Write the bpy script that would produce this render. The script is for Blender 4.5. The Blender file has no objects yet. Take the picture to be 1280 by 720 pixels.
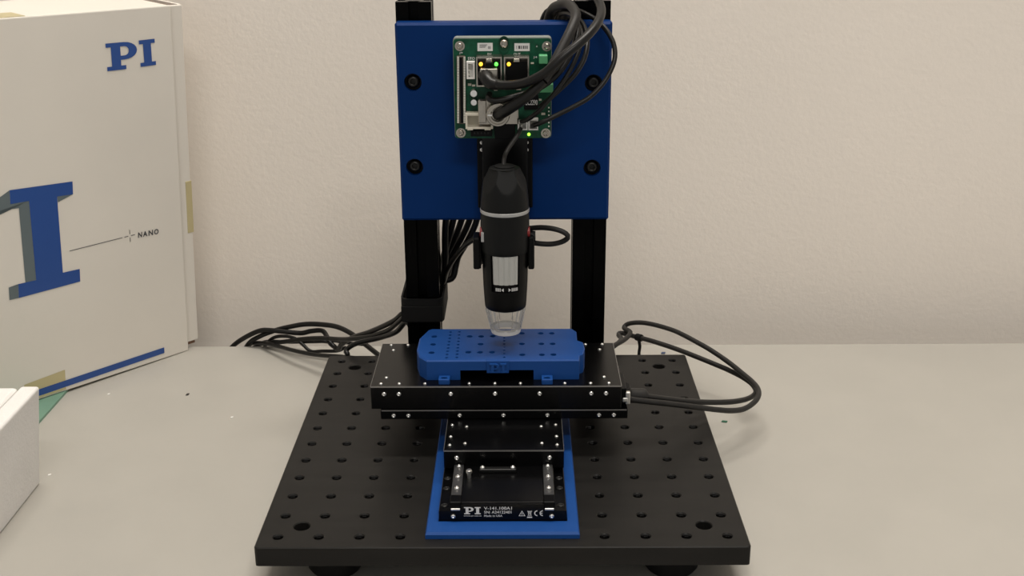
import bpy, bmesh, math, random
from mathutils import Vector, Matrix
from mathutils.geometry import delaunay_2d_cdt
random.seed(7)
scene = bpy.context.scene
COL = scene.collection
PI = math.pi

# ------------------------------------------------------------------ camera
# solved from the 12 x 12 grid of 25 mm holes in the breadboard
# (origin = centre of the board's top face, metres)
CAM = Vector((0.011962, -0.766350, 0.382610))
YAW, PITCH, ROLL, FPX = -0.0079754, 0.3386417, -0.0069143, 1471.01
_f = Vector((math.sin(YAW)*math.cos(PITCH), math.cos(YAW)*math.cos(PITCH), -math.sin(PITCH)))
_r0 = Vector((math.cos(YAW), -math.sin(YAW), 0))
_u0 = _r0.cross(_f)
_r = math.cos(ROLL)*_r0 + math.sin(ROLL)*_u0
_u = -math.sin(ROLL)*_r0 + math.cos(ROLL)*_u0
cd = bpy.data.cameras.new('camera')
cam = bpy.data.objects.new('camera', cd)
COL.objects.link(cam)
cam.matrix_world = Matrix(((_r.x, _u.x, -_f.x, CAM.x), (_r.y, _u.y, -_f.y, CAM.y),
                           (_r.z, _u.z, -_f.z, CAM.z), (0, 0, 0, 1)))
cd.sensor_fit = 'HORIZONTAL'
cd.sensor_width = 36.0
cd.lens = FPX*36.0/1280.0
cd.clip_start = 0.02
scene.camera = cam

# ------------------------------------------------------------------ light
TABLE = -0.033                      # table top
FLOOR = TABLE-0.74
CEIL = 1.95
WALLY = 0.320                       # wall behind the table
w = bpy.data.worlds.new('world')
scene.world = w
w.use_nodes = True
w.node_tree.nodes['Background'].inputs[0].default_value = (1.0, 0.975, 0.94, 1)
w.node_tree.nodes['Background'].inputs[1].default_value = 0.48
def area(name, loc, sx, sy, power, col=(1.0, 0.955, 0.89), rot=(0, 0, 0)):
    l = bpy.data.lights.new(name, 'AREA')
    l.shape = 'RECTANGLE'; l.size = sx; l.size_y = sy; l.energy = power; l.color = col
    o = bpy.data.objects.new(name, l); o.location = loc; o.rotation_euler = rot
    COL.objects.link(o)
area('ceiling_tube_light', (0.12, 0.06, CEIL-0.03), 1.2, 0.16, 27)
area('ceiling_tube_light', (0.20, -1.7, CEIL-0.03), 1.2, 0.16, 27)
scene.view_settings.view_transform = 'Standard'
scene.view_settings.look = 'None'
scene.view_settings.gamma = 1
scene.view_settings.use_curve_mapping = False
scene.view_settings.exposure = 0.0

# ------------------------------------------------------------------ helpers
def at(px, py, x=None, y=None, z=None):
    """point where the photo's pixel ray meets a plane x, y or z = const"""
    d = _r*((px-640)/FPX) - _u*((py-360)/FPX) + _f
    if y is not None: t = (y-CAM.y)/d.y
    elif z is not None: t = (z-CAM.z)/d.z
    else: t = (x-CAM.x)/d.x
    return CAM + d*t
def atp(px, py, p0, n):
    d = _r*((px-640)/FPX) - _u*((py-360)/FPX) + _f
    return CAM + d*((p0-CAM).dot(n)/d.dot(n))

def new_bm(): return bmesh.new()
def link(name, bm, m, parent=None, smooth=False, sharp=35):
    me = bpy.data.meshes.new(name)
    bmesh.ops.recalc_face_normals(bm, faces=bm.faces[:])
    if smooth:
        a = math.radians(sharp)
        for f in bm.faces: f.smooth = True
        for e in bm.edges:
            e.smooth = not (len(e.link_faces) != 2 or e.calc_face_angle(0) > a)
    bm.to_mesh(me); bm.free()
    me.materials.append(M[m])
    o = bpy.data.objects.new(name, me)
    COL.objects.link(o)
    if parent: o.parent = parent
    return o
def tag(o, label, cat, group=None):
    o['label'] = label; o['category'] = cat
    if group: o['group'] = group
    return o
def thing(name, label, cat, group=None, loc=(0, 0, 0)):
    o = bpy.data.objects.new(name, None); o.location = loc
    o.empty_display_size = 0.01
    COL.objects.link(o)
    return tag(o, label, cat, group)
def struct(o):
    o['kind'] = 'structure'; return o
def rel(o):
    """child mesh given in world coordinates, parent empty maybe off origin"""
    o.matrix_parent_inverse = o.parent.matrix_world.inverted()
    return o
def share(name, src, mat4, parent):
    o = bpy.data.objects.new(name, src.data if hasattr(src, 'data') else src)
    COL.objects.link(o); o.parent = parent; o.matrix_local = mat4
    return o

def box(bm, x0, x1, y0, y1, z0, z1, bev=0.0, seg=2):
    vs = [bm.verts.new(p) for p in ((x0,y0,z0),(x1,y0,z0),(x1,y1,z0),(x0,y1,z0),(x0,y0,z1),(x1,y0,z1),(x1,y1,z1),(x0,y1,z1))]
    fs = [bm.faces.new([vs[i] for i in q]) for q in ((3,2,1,0),(4,5,6,7),(0,1,5,4),(1,2,6,5),(2,3,7,6),(3,0,4,7))]
    if bev:
        es = list({e for f in fs for e in f.edges})
        bmesh.ops.bevel(bm, geom=es, offset=bev, segments=seg, profile=0.5, affect='EDGES')
def prism(bm, poly, z0, z1, mat=None):
    """polygon in local xy, extruded along local z"""
    T = mat or Matrix()
    a = [bm.verts.new(T @ Vector((x, y, z0))) for x, y in poly]
    b = [bm.verts.new(T @ Vector((x, y, z1))) for x, y in poly]
    n = len(poly)
    bm.faces.new(a[::-1]); bm.faces.new(b)
    for i in range(n): bm.faces.new((a[i], a[(i+1) % n], b[(i+1) % n], b[i]))
def lathe(bm, prof, seg=24, mat=None, cap=True):
    T = mat or Matrix()
    rings = []
    for r, z in prof:
        if r < 1e-7: rings.append([bm.verts.new(T @ Vector((0, 0, z)))])
        else: rings.append([bm.verts.new(T @ Vector((r*math.cos(2*PI*i/seg), r*math.sin(2*PI*i/seg), z))) for i in range(seg)])
    for A, B in zip(rings, rings[1:]):
        if len(A) == 1 and len(B) == 1: continue
        for i in range(seg):
            j = (i+1) % seg
            if len(A) == 1: bm.faces.new((A[0], B[j], B[i]))
            elif len(B) == 1: bm.faces.new((A[i], A[j], B[0]))
            else: bm.faces.new((A[i], A[j], B[j], B[i]))
    if cap:
        if len(rings[0]) > 1: bm.faces.new(rings[0][::-1])
        if len(rings[-1]) > 1: bm.faces.new(rings[-1])
def catmull(pts, n=8):
    P = [Vector(p) for p in pts]
    P = [P[0]*2-P[1]]+P+[P[-1]*2-P[-2]]
    out = []
    for i in range(1, len(P)-2):
        a, b, c, d = P[i-1:i+3]
        for k in range(n):
            t = k/n
            out.append(0.5*((2*b)+(c-a)*t+(2*a-5*b+4*c-d)*t*t+(3*b-a-3*c+d)*t**3))
    out.append(P[-2])
    return out
def tube(bm, pts, r, seg=10, n=8, smooth=True):
    P = catmull(pts, n) if smooth else [Vector(p) for p in pts]
    rr = r if callable(r) else (lambda t: r)
    t0 = (P[1]-P[0]).normalized()
    nrm = t0.orthogonal().normalized()
    rings = []
    for i, p in enumerate(P):
        t = (P[min(i+1, len(P)-1)]-P[max(i-1, 0)]).normalized()
        nrm = (nrm-t*nrm.dot(t)).normalized()
        b = t.cross(nrm)
        R = rr(i/(len(P)-1))
        rings.append([bm.verts.new(p+R*(math.cos(2*PI*k/seg)*nrm+math.sin(2*PI*k/seg)*b)) for k in range(seg)])
    for A, B in zip(rings, rings[1:]):
        for i in range(seg):
            j = (i+1) % seg
            bm.faces.new((A[i], A[j], B[j], B[i]))
    bm.faces.new(rings[0][::-1]); bm.faces.new(rings[-1])
def inset(poly, d):
    n = len(poly); out = []
    ar = sum(poly[i][0]*poly[(i+1) % n][1]-poly[(i+1) % n][0]*poly[i][1] for i in range(n))
    s = 1 if ar > 0 else -1
    for i in range(n):
        p0, p1, p2 = Vector(poly[i-1]), Vector(poly[i]), Vector(poly[(i+1) % n])
        a = (p1-p0).normalized(); b = (p2-p1).normalized()
        na = Vector((-a.y, a.x))*s; nb = Vector((-b.y, b.x))*s
        m = (na+nb); m = m/max(m.length_squared/2, 0.2)
        out.append(tuple(p1+m*d))
    return out
def circ(x, y, r, n): return [(x+r*math.cos(2*PI*i/n), y+r*math.sin(2*PI*i/n)) for i in range(n)]
def holed_plate(bm, outline, holes, th, chamfer=0.0, mat=None, nseg=14, sink=0.0, thread=0):
    """plate whose top is local z=0, body down to -th. holes: (x, y, r, depth[, ry])"""
    T = mat or Matrix()
    top = inset(outline, chamfer) if chamfer else outline
    verts = [Vector(p) for p in top]; edges = []; n0 = len(top)
    edges += [(i, (i+1) % n0) for i in range(n0)]
    loops = []
    for h in holes:
        x, y, r, dp = h[:4]; ry = h[4] if len(h) > 4 else r
        base = len(verts)
        c = [(x+r*math.cos(2*PI*i/nseg), y+ry*math.sin(2*PI*i/nseg)) for i in range(nseg)]
        verts += [Vector(p) for p in c]
        edges += [(base+i, base+(i+1) % nseg) for i in range(nseg)]
        loops.append((base, nseg, dp, h))
    ov, oe, of, iv, ie, iff = delaunay_2d_cdt(verts, edges, [list(range(n0))], 1, 1e-7)
    bv = [bm.verts.new(T @ Vector((p[0], p[1], 0))) for p in ov]
    mp = {}
    for k, src in enumerate(iv):
        for s in src: mp[s] = bv[k]
    for f in of:
        cx = sum(ov[i][0] for i in f)/len(f); cy = sum(ov[i][1] for i in f)/len(f)
        inside = False
        for h in holes:
            ry = h[4] if len(h) > 4 else h[2]
            if ((cx-h[0])/h[2])**2+((cy-h[1])/ry)**2 < 0.98: inside = True; break
        if not inside: bm.faces.new([bv[i] for i in f])
    for base, n, dp, h in loops:
        A = [mp[base+i] for i in range(n)]
        if sink:
            k = 1-sink/h[2]
            verts[base:base+n] = [Vector((h[0]+(v.x-h[0])*k, h[1]+(v.y-h[1])*k)) for v in verts[base:base+n]]
            S = [bm.verts.new(T @ Vector((verts[base+i].x, verts[base+i].y, -sink))) for i in range(n)]
            for i in range(n): bm.faces.new((A[i], A[(i+1) % n], S[(i+1) % n], S[i]))
            A = S
        zt = sink
        for t in range(thread if h[2] < 0.005 else 0):
            for dr, dz in ((-0.00035, 0.0006), (0.0, 0.0006)):
                zt += dz; k = 1+dr/h[2]
                S = [bm.verts.new(T @ Vector((h[0]+(verts[base+i].x-h[0])*k, h[1]+(verts[base+i].y-h[1])*k, -zt))) for i in range(n)]
                for i in range(n): bm.faces.new((A[i], A[(i+1) % n], S[(i+1) % n], S[i])).material_index = 1
                A = S
        B = [bm.verts.new(T @ Vector((verts[base+i].x, verts[base+i].y, -dp))) for i in range(n)]
        for i in range(n): bm.faces.new((A[i], A[(i+1) % n], B[(i+1) % n], B[i]))
        bm.faces.new(B)
    A = [mp[i] for i in range(n0)]
    levels = ([(outline, -chamfer)] if chamfer else [])+[(outline, -th)]
    for poly, z in levels:
        B = [bm.verts.new(T @ Vector((p[0], p[1], z))) for p in poly]
        for i in range(n0): bm.faces.new((A[i], A[(i+1) % n0], B[(i+1) % n0], B[i]))
        A = B
    bm.faces.new(A[::-1])
def rrect(x0, x1, y0, y1, r, n=4):
    out = []
    for cx, cy, a in ((x1-r, y1-r, 0), (x0+r, y1-r, PI/2), (x0+r, y0+r, PI), (x1-r, y0+r, 1.5*PI)):
        for i in range(n+1): out.append((cx+r*math.cos(a+PI/2*i/n), cy+r*math.sin(a+PI/2*i/n)))
    return out
# frames: local xy drawn on a wall-like plane, local z out of it
FRONT = Matrix(((1,0,0,0),(0,0,-1,0),(0,1,0,0),(0,0,0,1)))       # x->x, y->z, z->-y
def front(y): return Matrix.Translation((0, y, 0)) @ FRONT
def flat(bm, polys, mat, z=0.0):
    for p in polys:
        bm.faces.new([bm.verts.new(mat @ Vector((x, y, z))) for x, y in p])
def fit_text(name, body, x0, x1, y0, y1, mat, m, parent, z=0.0, bold=0.0):
    cu = bpy.data.curves.new(name, 'FONT'); cu.body = body; cu.offset = bold
    cu.resolution_u = 3
    o = bpy.data.objects.new('tmp', cu); COL.objects.link(o)
    dg = bpy.context.evaluated_depsgraph_get()
    me = bpy.data.meshes.new_from_object(o.evaluated_get(dg))
    bpy.data.objects.remove(o)
    xs = [v.co.x for v in me.vertices]; ys = [v.co.y for v in me.vertices]
    ax, bx, ay, by = min(xs), max(xs), min(ys), max(ys)
    for v in me.vertices:
        v.co = mat @ Vector((x0+(v.co.x-ax)/(bx-ax)*(x1-x0), y0+(v.co.y-ay)/(by-ay)*(y1-y0), z))
    me.name = name; me.materials.clear(); me.materials.append(M[m])
    t = bpy.data.objects.new(name, me); COL.objects.link(t); t.parent = parent
    return t
def letter_P(x0, y0, w, h):
    """slab-serif P as non-overlapping polygons"""
    s = h*0.15; a = w*0.16; st = w*0.30
    P = [[(0,0),(a*2+st,0),(a*2+st,s),(0,s)], [(a,s),(a+st,s),(a+st,h-s),(a,h-s)],
         [(0,h-s),(w*0.58,h-s),(w*0.58,h),(0,h)], [(a+st,h*0.36),(w*0.58,h*0.36),(w*0.58,h*0.36+s),(a+st,h*0.36+s)]]
    cy = h*0.68; ro = h*0.32; ri = ro-s
    n = 10; kx = (w*0.42)/ro; kxi = (w*0.42-st*0.9)/ri
    for i in range(n):
        t0 = -PI/2+PI*i/n; t1 = -PI/2+PI*(i+1)/n
        P.append([(w*0.58+ro*kx*math.cos(t0), cy+ro*math.sin(t0)), (w*0.58+ro*kx*math.cos(t1), cy+ro*math.sin(t1)),
                  (w*0.58+ri*kxi*math.cos(t1), cy+ri*math.sin(t1)), (w*0.58+ri*kxi*math.cos(t0), cy+ri*math.sin(t0))])
    return [[(x0+x, y0+y) for x, y in p] for p in P]
def letter_I(x0, y0, w, h):
    s = h*0.15; a = w*0.25
    P = [[(0,0),(w,0),(w,s),(0,s)], [(a,s),(w-a,s),(w-a,h-s),(a,h-s)], [(0,h-s),(w,h-s),(w,h),(0,h)]]
    return [[(x0+x, y0+y) for x, y in p] for p in P]

# ------------------------------------------------------------------ materials
M = {}
def mat(name, col, rough=0.5, metal=0.0, spec=0.5, noise=None, bump=None, coat=0.0, emit=None, ior=None):
    """noise: (scale, amount of value variation); bump: (scale, strength, distance)"""
    m = bpy.data.materials.new(name); m.use_nodes = True
    nt = m.node_tree; b = nt.nodes['Principled BSDF']
    b.inputs['Base Color'].default_value = (*col, 1); b.inputs['Roughness'].default_value = rough
    b.inputs['Metallic'].default_value = metal; b.inputs['Specular IOR Level'].default_value = spec
    b.inputs['Coat Weight'].default_value = coat
    if ior: b.inputs['IOR'].default_value = ior
    if emit:
        b.inputs['Emission Color'].default_value = (*emit[0], 1); b.inputs['Emission Strength'].default_value = emit[1]
    if noise or bump:
        tc = nt.nodes.new('ShaderNodeTexCoord')
    if noise:
        nz = nt.nodes.new('ShaderNodeTexNoise'); nz.inputs['Scale'].default_value = noise[0]; nz.inputs['Detail'].default_value = 4
        nt.links.new(tc.outputs['Object'], nz.inputs['Vector'])
        mr = nt.nodes.new('ShaderNodeMapRange')
        mr.inputs['To Min'].default_value = 1-noise[1]; mr.inputs['To Max'].default_value = 1+noise[1]
        mr.inputs['From Min'].default_value = 0.3; mr.inputs['From Max'].default_value = 0.7
        nt.links.new(nz.outputs['Fac'], mr.inputs['Value'])
        mx = nt.nodes.new('ShaderNodeVectorMath'); mx.operation = 'SCALE'
        mx.inputs[0].default_value = col
        nt.links.new(mr.outputs['Result'], mx.inputs['Scale'])
        nt.links.new(mx.outputs['Vector'], b.inputs['Base Color'])
    if bump:
        nb = nt.nodes.new('ShaderNodeTexNoise'); nb.inputs['Scale'].default_value = bump[0]; nb.inputs['Detail'].default_value = 3
        nt.links.new(tc.outputs['Object'], nb.inputs['Vector'])
        bp = nt.nodes.new('ShaderNodeBump'); bp.inputs['Strength'].default_value = bump[1]; bp.inputs['Distance'].default_value = bump[2]
        nt.links.new(nb.outputs['Fac'], bp.inputs['Height'])
        nt.links.new(bp.outputs['Normal'], b.inputs['Normal'])
    M[name] = m
    return m
def stretch(name, vec):
    """stretch a material's texture space (brushed / layered look)"""
    nt = M[name].node_tree
    tc = [n for n in nt.nodes if n.type == 'TEX_COORD'][0]
    mp = nt.nodes.new('ShaderNodeMapping'); mp.inputs['Scale'].default_value = vec
    for l in list(nt.links):
        if l.from_node == tc:
            dst = l.to_socket; nt.links.remove(l); nt.links.new(mp.outputs['Vector'], dst)
    nt.links.new(tc.outputs['Object'], mp.inputs['Vector'])
mat('wall_paint', (0.83, 0.765, 0.69), 0.75, bump=(230, 0.22, 0.0009), noise=(3, 0.025))
mat('ceiling_paint', (0.75, 0.72, 0.68), 0.9)
mat('floor_vinyl', (0.20, 0.19, 0.17), 0.5, noise=(6, 0.1))
mat('laminate', (0.375, 0.358, 0.322), 0.42, noise=(14, 0.03), bump=(900, 0.05, 0.0003))
mat('table_edge', (0.12, 0.12, 0.12), 0.5)
mat('anodized', (0.0115, 0.0108, 0.0100), 0.38, spec=0.15, noise=(60, 0.18), bump=(500, 0.05, 0.0002))
mat('black_gloss', (0.0008, 0.0008, 0.0010), 0.26, spec=0.24, noise=(20, 0.1))
mat('black_metal', (0.0015, 0.0015, 0.0018), 0.34, spec=0.12, noise=(20, 0.1))
mat('post_black', (0.0008, 0.0008, 0.0008), 0.26, spec=0.05, noise=(20, 0.1))
mat('painted_highlight', (0.30, 0.29, 0.28), 0.35, metal=0.8)  # light tone for the edge highlights painted on the black stages
mat('blue_print', (0.0055, 0.051, 0.215), 0.50, spec=0.22, noise=(90, 0.05), bump=(1, 0.25, 0.0002))
mat('blue_plate', (0.0012, 0.024, 0.118), 0.45, spec=0.08, noise=(30, 0.05), bump=(600, 0.04, 0.0002))
mat('steel', (0.85, 0.84, 0.81), 0.30, metal=1.0)
mat('nickel', (0.40, 0.37, 0.32), 0.25, metal=1.0, noise=(200, 0.08))
mat('dark_steel', (0.018, 0.018, 0.018), 0.35, metal=0.6)
mat('rail_steel', (0.13, 0.13, 0.133), 0.38, metal=0.9, noise=(120, 0.1))
mat('thread_metal', (0.035, 0.034, 0.033), 0.16, metal=0.9)
mat('rubber', (0.004, 0.004, 0.004), 0.7, spec=0.2)
mat('cable_black', (0.005, 0.0047, 0.0044), 0.36, spec=0.3, noise=(60, 0.15))
mat('cable_grey', (0.014, 0.013, 0.012), 0.5, spec=0.3, noise=(60, 0.15))
mat('scope_rubber', (0.0032, 0.0036, 0.0038), 0.5, spec=0.2)
mat('scope_plastic', (0.0016, 0.0016, 0.0018), 0.4, spec=0.14)
mat('silver_ring', (0.42, 0.42, 0.42), 0.35, metal=0.5)
mat('wheel_grey', (0.42, 0.42, 0.40), 0.45)
mat('red_plastic', (0.22, 0.012, 0.012), 0.4)
mat('pcb_green', (0.003, 0.062, 0.030), 0.35, spec=0.25, noise=(250, 0.35))
mat('green_block', (0.10, 0.38, 0.17), 0.5)
mat('ivory', (0.62, 0.58, 0.48), 0.5)
mat('white_plastic', (0.72, 0.71, 0.68), 0.5)
mat('pin_metal', (0.80, 0.78, 0.70), 0.4, metal=0.3)
mat('brown_plastic', (0.045, 0.032, 0.020), 0.5)
mat('white_print', (0.62, 0.62, 0.61), 0.6)
mat('sticker', (0.66, 0.66, 0.65), 0.5)
mat('carrier', (0.23, 0.25, 0.23), 0.4)
mat('led_yellow', (0.9, 0.5, 0.05), 0.4, emit=((1.0, 0.50, 0.03), 2.2))
mat('led_green', (0.1, 0.8, 0.1), 0.4, emit=((0.12, 1.0, 0.08), 1.6))
mat('led_lime', (0.3, 0.9, 0.1), 0.4, emit=((0.35, 1.0, 0.05), 2.2))
mat('carton_white', (0.70, 0.66, 0.595), 0.62, noise=(9, 0.03), bump=(120, 0.12, 0.0008))
mat('carton_brown', (0.16, 0.085, 0.05), 0.8, noise=(150, 0.25))
mat('ink_blue', (0.018, 0.068, 0.27), 0.45)
mat('ink_slate', (0.115, 0.145, 0.155), 0.5)
mat('ink_dark', (0.05, 0.05, 0.055), 0.5)
mat('tape', (0.50, 0.43, 0.24), 0.35)
mat('foam', (0.76, 0.74, 0.715), 0.8, noise=(40, 0.03), bump=(420, 0.35, 0.0008))
mat('green_sheet', (0.15, 0.27, 0.20), 0.4)
mat('green_chip', (0.01, 0.10, 0.05), 0.5)
mat('dark_chip', (0.03, 0.025, 0.02), 0.6)
mat('blue_chip', (0.04, 0.06, 0.12), 0.6)
stretch('blue_print', (30, 30, 2200))
stretch('anodized', (0.25, 1.6, 1))
def clear_mat(name, tint, frost):
    m = bpy.data.materials.new(name); m.use_nodes = True
    nt = m.node_tree; nt.nodes.clear()
    out = nt.nodes.new('ShaderNodeOutputMaterial'); mix = nt.nodes.new('ShaderNodeMixShader')
    tr = nt.nodes.new('ShaderNodeBsdfTransparent'); tr.inputs[0].default_value = (*tint, 1)
    pr = nt.nodes.new('ShaderNodeBsdfPrincipled'); pr.inputs['Base Color'].default_value = (0.88, 0.86, 0.82, 1)
    pr.inputs['Roughness'].default_value = 0.15
    lw = nt.nodes.new('ShaderNodeFresnel'); lw.inputs['IOR'].default_value = 1.35
    ad = nt.nodes.new('ShaderNodeMath'); ad.operation = 'ADD'; ad.inputs[1].default_value = frost; ad.use_clamp = True
    nt.links.new(lw.outputs[0], ad.inputs[0]); nt.links.new(ad.outputs[0], mix.inputs[0])
    nt.links.new(tr.outputs[0], mix.inputs[1]); nt.links.new(pr.outputs[0], mix.inputs[2])
    nt.links.new(mix.outputs[0], out.inputs[0]); M[name] = m
clear_mat('clear_plastic', (0.99, 0.99, 0.98), 0.10)
clear_mat('clear_rim', (0.80, 0.80, 0.80), 0.25)
clear_mat('frosted', (0.98, 0.98, 0.97), 0.55)

# ------------------------------------------------------------------ setting
bm = new_bm(); box(bm, -3, 3, WALLY, WALLY+0.1, FLOOR, CEIL); struct(link('wall_back', bm, 'wall_paint'))
bm = new_bm(); box(bm, -3, 3, -3.2, WALLY, FLOOR-0.05, FLOOR); struct(link('floor', bm, 'floor_vinyl'))
bm = new_bm(); box(bm, -3, 3, -3.2, WALLY, CEIL, CEIL+0.05); struct(link('ceiling', bm, 'ceiling_paint'))

tb = thing('work_table', 'grey laminate work table with a plain flat top against the wall', 'table', loc=(0.1, 0, FLOOR))
bm = new_bm(); box(bm, -0.9, 1.1, -0.42, 0.2535, TABLE-0.03, TABLE, 0.0015); rel(link('tabletop', bm, 'laminate', tb))
bpy.context.view_layer.update()
for x in (-0.85, 1.05):
    for y in (-0.37, 0.2):
        bm = new_bm(); box(bm, x-0.025, x+0.025, y-0.025, y+0.025, FLOOR, TABLE-0.03, 0.003); link('leg', bm, 'table_edge', tb)
for c in tb.children: c.matrix_parent_inverse = Matrix.Translation((-0.1, 0, -FLOOR))

# ------------------------------------------------------------------ shared screws
def screw_mesh(name, r, h, m, hexr=0.5):
    """round head with a hex recess, axis +z, seat at z=0"""
    bm = new_bm(); n = 12
    prof = [(r, 0), (r, h*0.35), (r*0.9, h*0.75), (r*0.7, h)]
    rings = [[bm.verts.new((a*math.cos(2*PI*i/n), a*math.sin(2*PI*i/n), z)) for i in range(n)] for a, z in prof]
    hr = r*hexr
    for z in (h, h*0.35):
        rings.append([bm.verts.new((hr*math.cos(2*PI*i/n)*(1 if i % 2 == 0 else 0.87), hr*math.sin(2*PI*i/n)*(1 if i % 2 == 0 else 0.87), z)) for i in range(n)])
    for A, B in zip(rings, rings[1:]):
        for i in range(n): bm.faces.new((A[i], A[(i+1) % n], B[(i+1) % n], B[i]))
    bm.faces.new(rings[0][::-1]); bm.faces.new(rings[-1])
    bmesh.ops.recalc_face_normals(bm, faces=bm.faces[:])
    for f in bm.faces: f.smooth = len(f.verts) == 4
    me = bpy.data.meshes.new(name); bm.to_mesh(me); bm.free(); me.materials.append(M[m]); return me
UP = Matrix.Identity(4)
SCR_F = screw_mesh('face_screw', 0.0016, 0.0013, 'steel', 0.3)
SCR_T = screw_mesh('top_screw', 0.00125, 0.0008, 'steel', 0.3)
SCR_B = screw_mesh('board_screw', 0.0022, 0.0016, 'nickel', 0.5)
SCR_P = screw_mesh('plate_bolt', 0.0046, 0.0045, 'dark_steel', 0.45)
def screws(name, me, pts, parent, mode):
    for p in pts:
        share(name, me, Matrix.Translation(p) @ (UP if mode == 'up' else FRONT), parent)

# ------------------------------------------------------------------ breadboard
bb = thing('optical_breadboard', 'black anodized aluminium breadboard with a grid of threaded holes', 'breadboard')
holes = [(-0.1375+0.025*i, -0.1375+0.025*j, 0.0036, 0.0105) for i in range(12) for j in range(12)]
holes += [(sx*0.125, sy*0.125, 0.0056, 0.0115) for sx in (-1, 1) for sy in (-1, 1)]
bm = new_bm(); holed_plate(bm, rrect(-0.15, 0.15, -0.15, 0.15, 0.002, 2), holes, 0.0127, 0.0006, sink=0.0006, thread=2)
link('board_plate', bm, 'anodized', bb).data.materials.append(M['thread_metal'])
for sx in (-1, 1):
    for sy in (-1, 1):
        bm = new_bm()
        lathe(bm, [(0.0, TABLE), (0.0155, TABLE), (0.0175, TABLE+0.003), (0.018, -0.015), (0.018, -0.0127)], 28, Matrix.Translation((sx*0.1065, sy*0.118, 0)))
        link('rubber_foot', bm, 'rubber', bb, True)

# ------------------------------------------------------------------ printed tray
tr = thing('stage_tray', 'blue printed frame tray around the lower black linear stage', 'tray')
bm = new_bm()
def ring_prism(bm, o, i, z0, z1, o1=None):
    """frame with outer rectangle o (bottom), o1 (top), inner i"""
    o1 = o1 or o
    R = lambda q, z: [bm.verts.new((x, y, z)) for x, y in ((q[0], q[2]), (q[1], q[2]), (q[1], q[3]), (q[0], q[3]))]
    a, b, c, d = R(o, z0), R(o, z0+0.0028), R(o1, z1), R(i, z1)
    e = R(i, z0)
    for A, B in ((a, b), (b, c), (c, d), (d, e), (e, a)):
        for k in range(4): bm.faces.new((A[k], A[(k+1) % 4], B[(k+1) % 4], B[k]))
ring_prism(bm, (-0.047, 0.0472, -0.1405, 0.066), (-0.0398, 0.0402, -0.1268, 0.058), 0.0, 0.0042, (-0.0462, 0.0464, -0.1392, 0.0652))
link('tray_frame', bm, 'blue_print', tr)

# ------------------------------------------------------------------ lower stage
ls = thing('linear_stage', 'lower black linear stage with steel rails and printed front label, in the blue tray', 'linear stage')
YF = -0.1262
bm = new_bm()
prof = [(-0.0394, 0.0), (0.0396, 0.0), (0.0396, 0.0112), (0.0325, 0.0112), (0.0325, 0.0128), (0.0255, 0.0128), (0.0255, 0.0156), (-0.0255, 0.0156), (-0.0255, 0.0128), (-0.0325, 0.0128), (-0.0325, 0.0112), (-0.0394, 0.0112)]
prism(bm, [(x, z) for x, z in prof], -0.170, 0.0, front(YF))
bmesh.ops.bevel(bm, geom=[e for e in bm.edges if e.calc_length() > 0.1], offset=0.0004, segments=1, affect='EDGES')
base = link('base', bm, 'black_gloss', ls)
base_front = front(YF)
# sunken deck edge + centre deck cover
bm = new_bm(); box(bm, -0.0255, 0.0255, YF+0.002, -0.03, 0.0154, 0.0160, 0.0002); link('deck_cover', bm, 'black_gloss', ls)
# rails
for s in (-1, 1):
    xa, xb = sorted((s*0.0258, s*0.0322))
    bm = new_bm(); box(bm, xa, xb, -0.1230, -0.060, 0.0127, 0.0168, 0.0004)
    rl = link('rail', bm, 'rail_steel', ls)
    screws('screw', SCR_F, [((xa+xb)/2, y, 0.0168) for y in (-0.0792, -0.0935, -0.1085)], rl, 'up')
    bm = new_bm(); box(bm, xa-0.0004, xb+0.0004, -0.1262, -0.1165, 0.0128, 0.0172, 0.0006)
    link('rail_stop', bm, 'black_metal', ls)
    bm = new_bm(); box(bm, xa+0.0003, xb-0.0003, -0.1272, -0.1258, 0.0118, 0.0132, 0.0003)
    link('rail_clip', bm, 'steel', ls)
    # base screws in front and beside
    screws('screw', SCR_F, [(s*0.0305, YF, 0.0076)], base, 'front')
    screws('screw', screw_mesh('dark_screw', 0.0022, 0.0006, 'dark_steel') if s < 0 else bpy.data.meshes['dark_screw'],
           [(s*0.0362, -0.1195, 0.0112), (s*0.0362, -0.098, 0.0112), (s*0.0362, -0.085, 0.0112)], base, 'up')
# encoder strip and small post on the deck
bm = new_bm(); box(bm, -0.0155, 0.0085, -0.0865, -0.0822, 0.0159, 0.0185, 0.0006)
st = link('deck_bar', bm, 'dark_steel', ls)
screws('screw', SCR_F, [(-0.0135, -0.0843, 0.0185), (0.0062, -0.0843, 0.0185)], st, 'up')
bm = new_bm(); lathe(bm, [(0.0013, 0.0158), (0.0013, 0.0195), (0.0019, 0.0195), (0.0019, 0.0212), (0.0014, 0.0217)], 12, Matrix.Translation((-0.0218, -0.0925, 0)))
link('stop_pin', bm, 'steel', ls, True)
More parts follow.
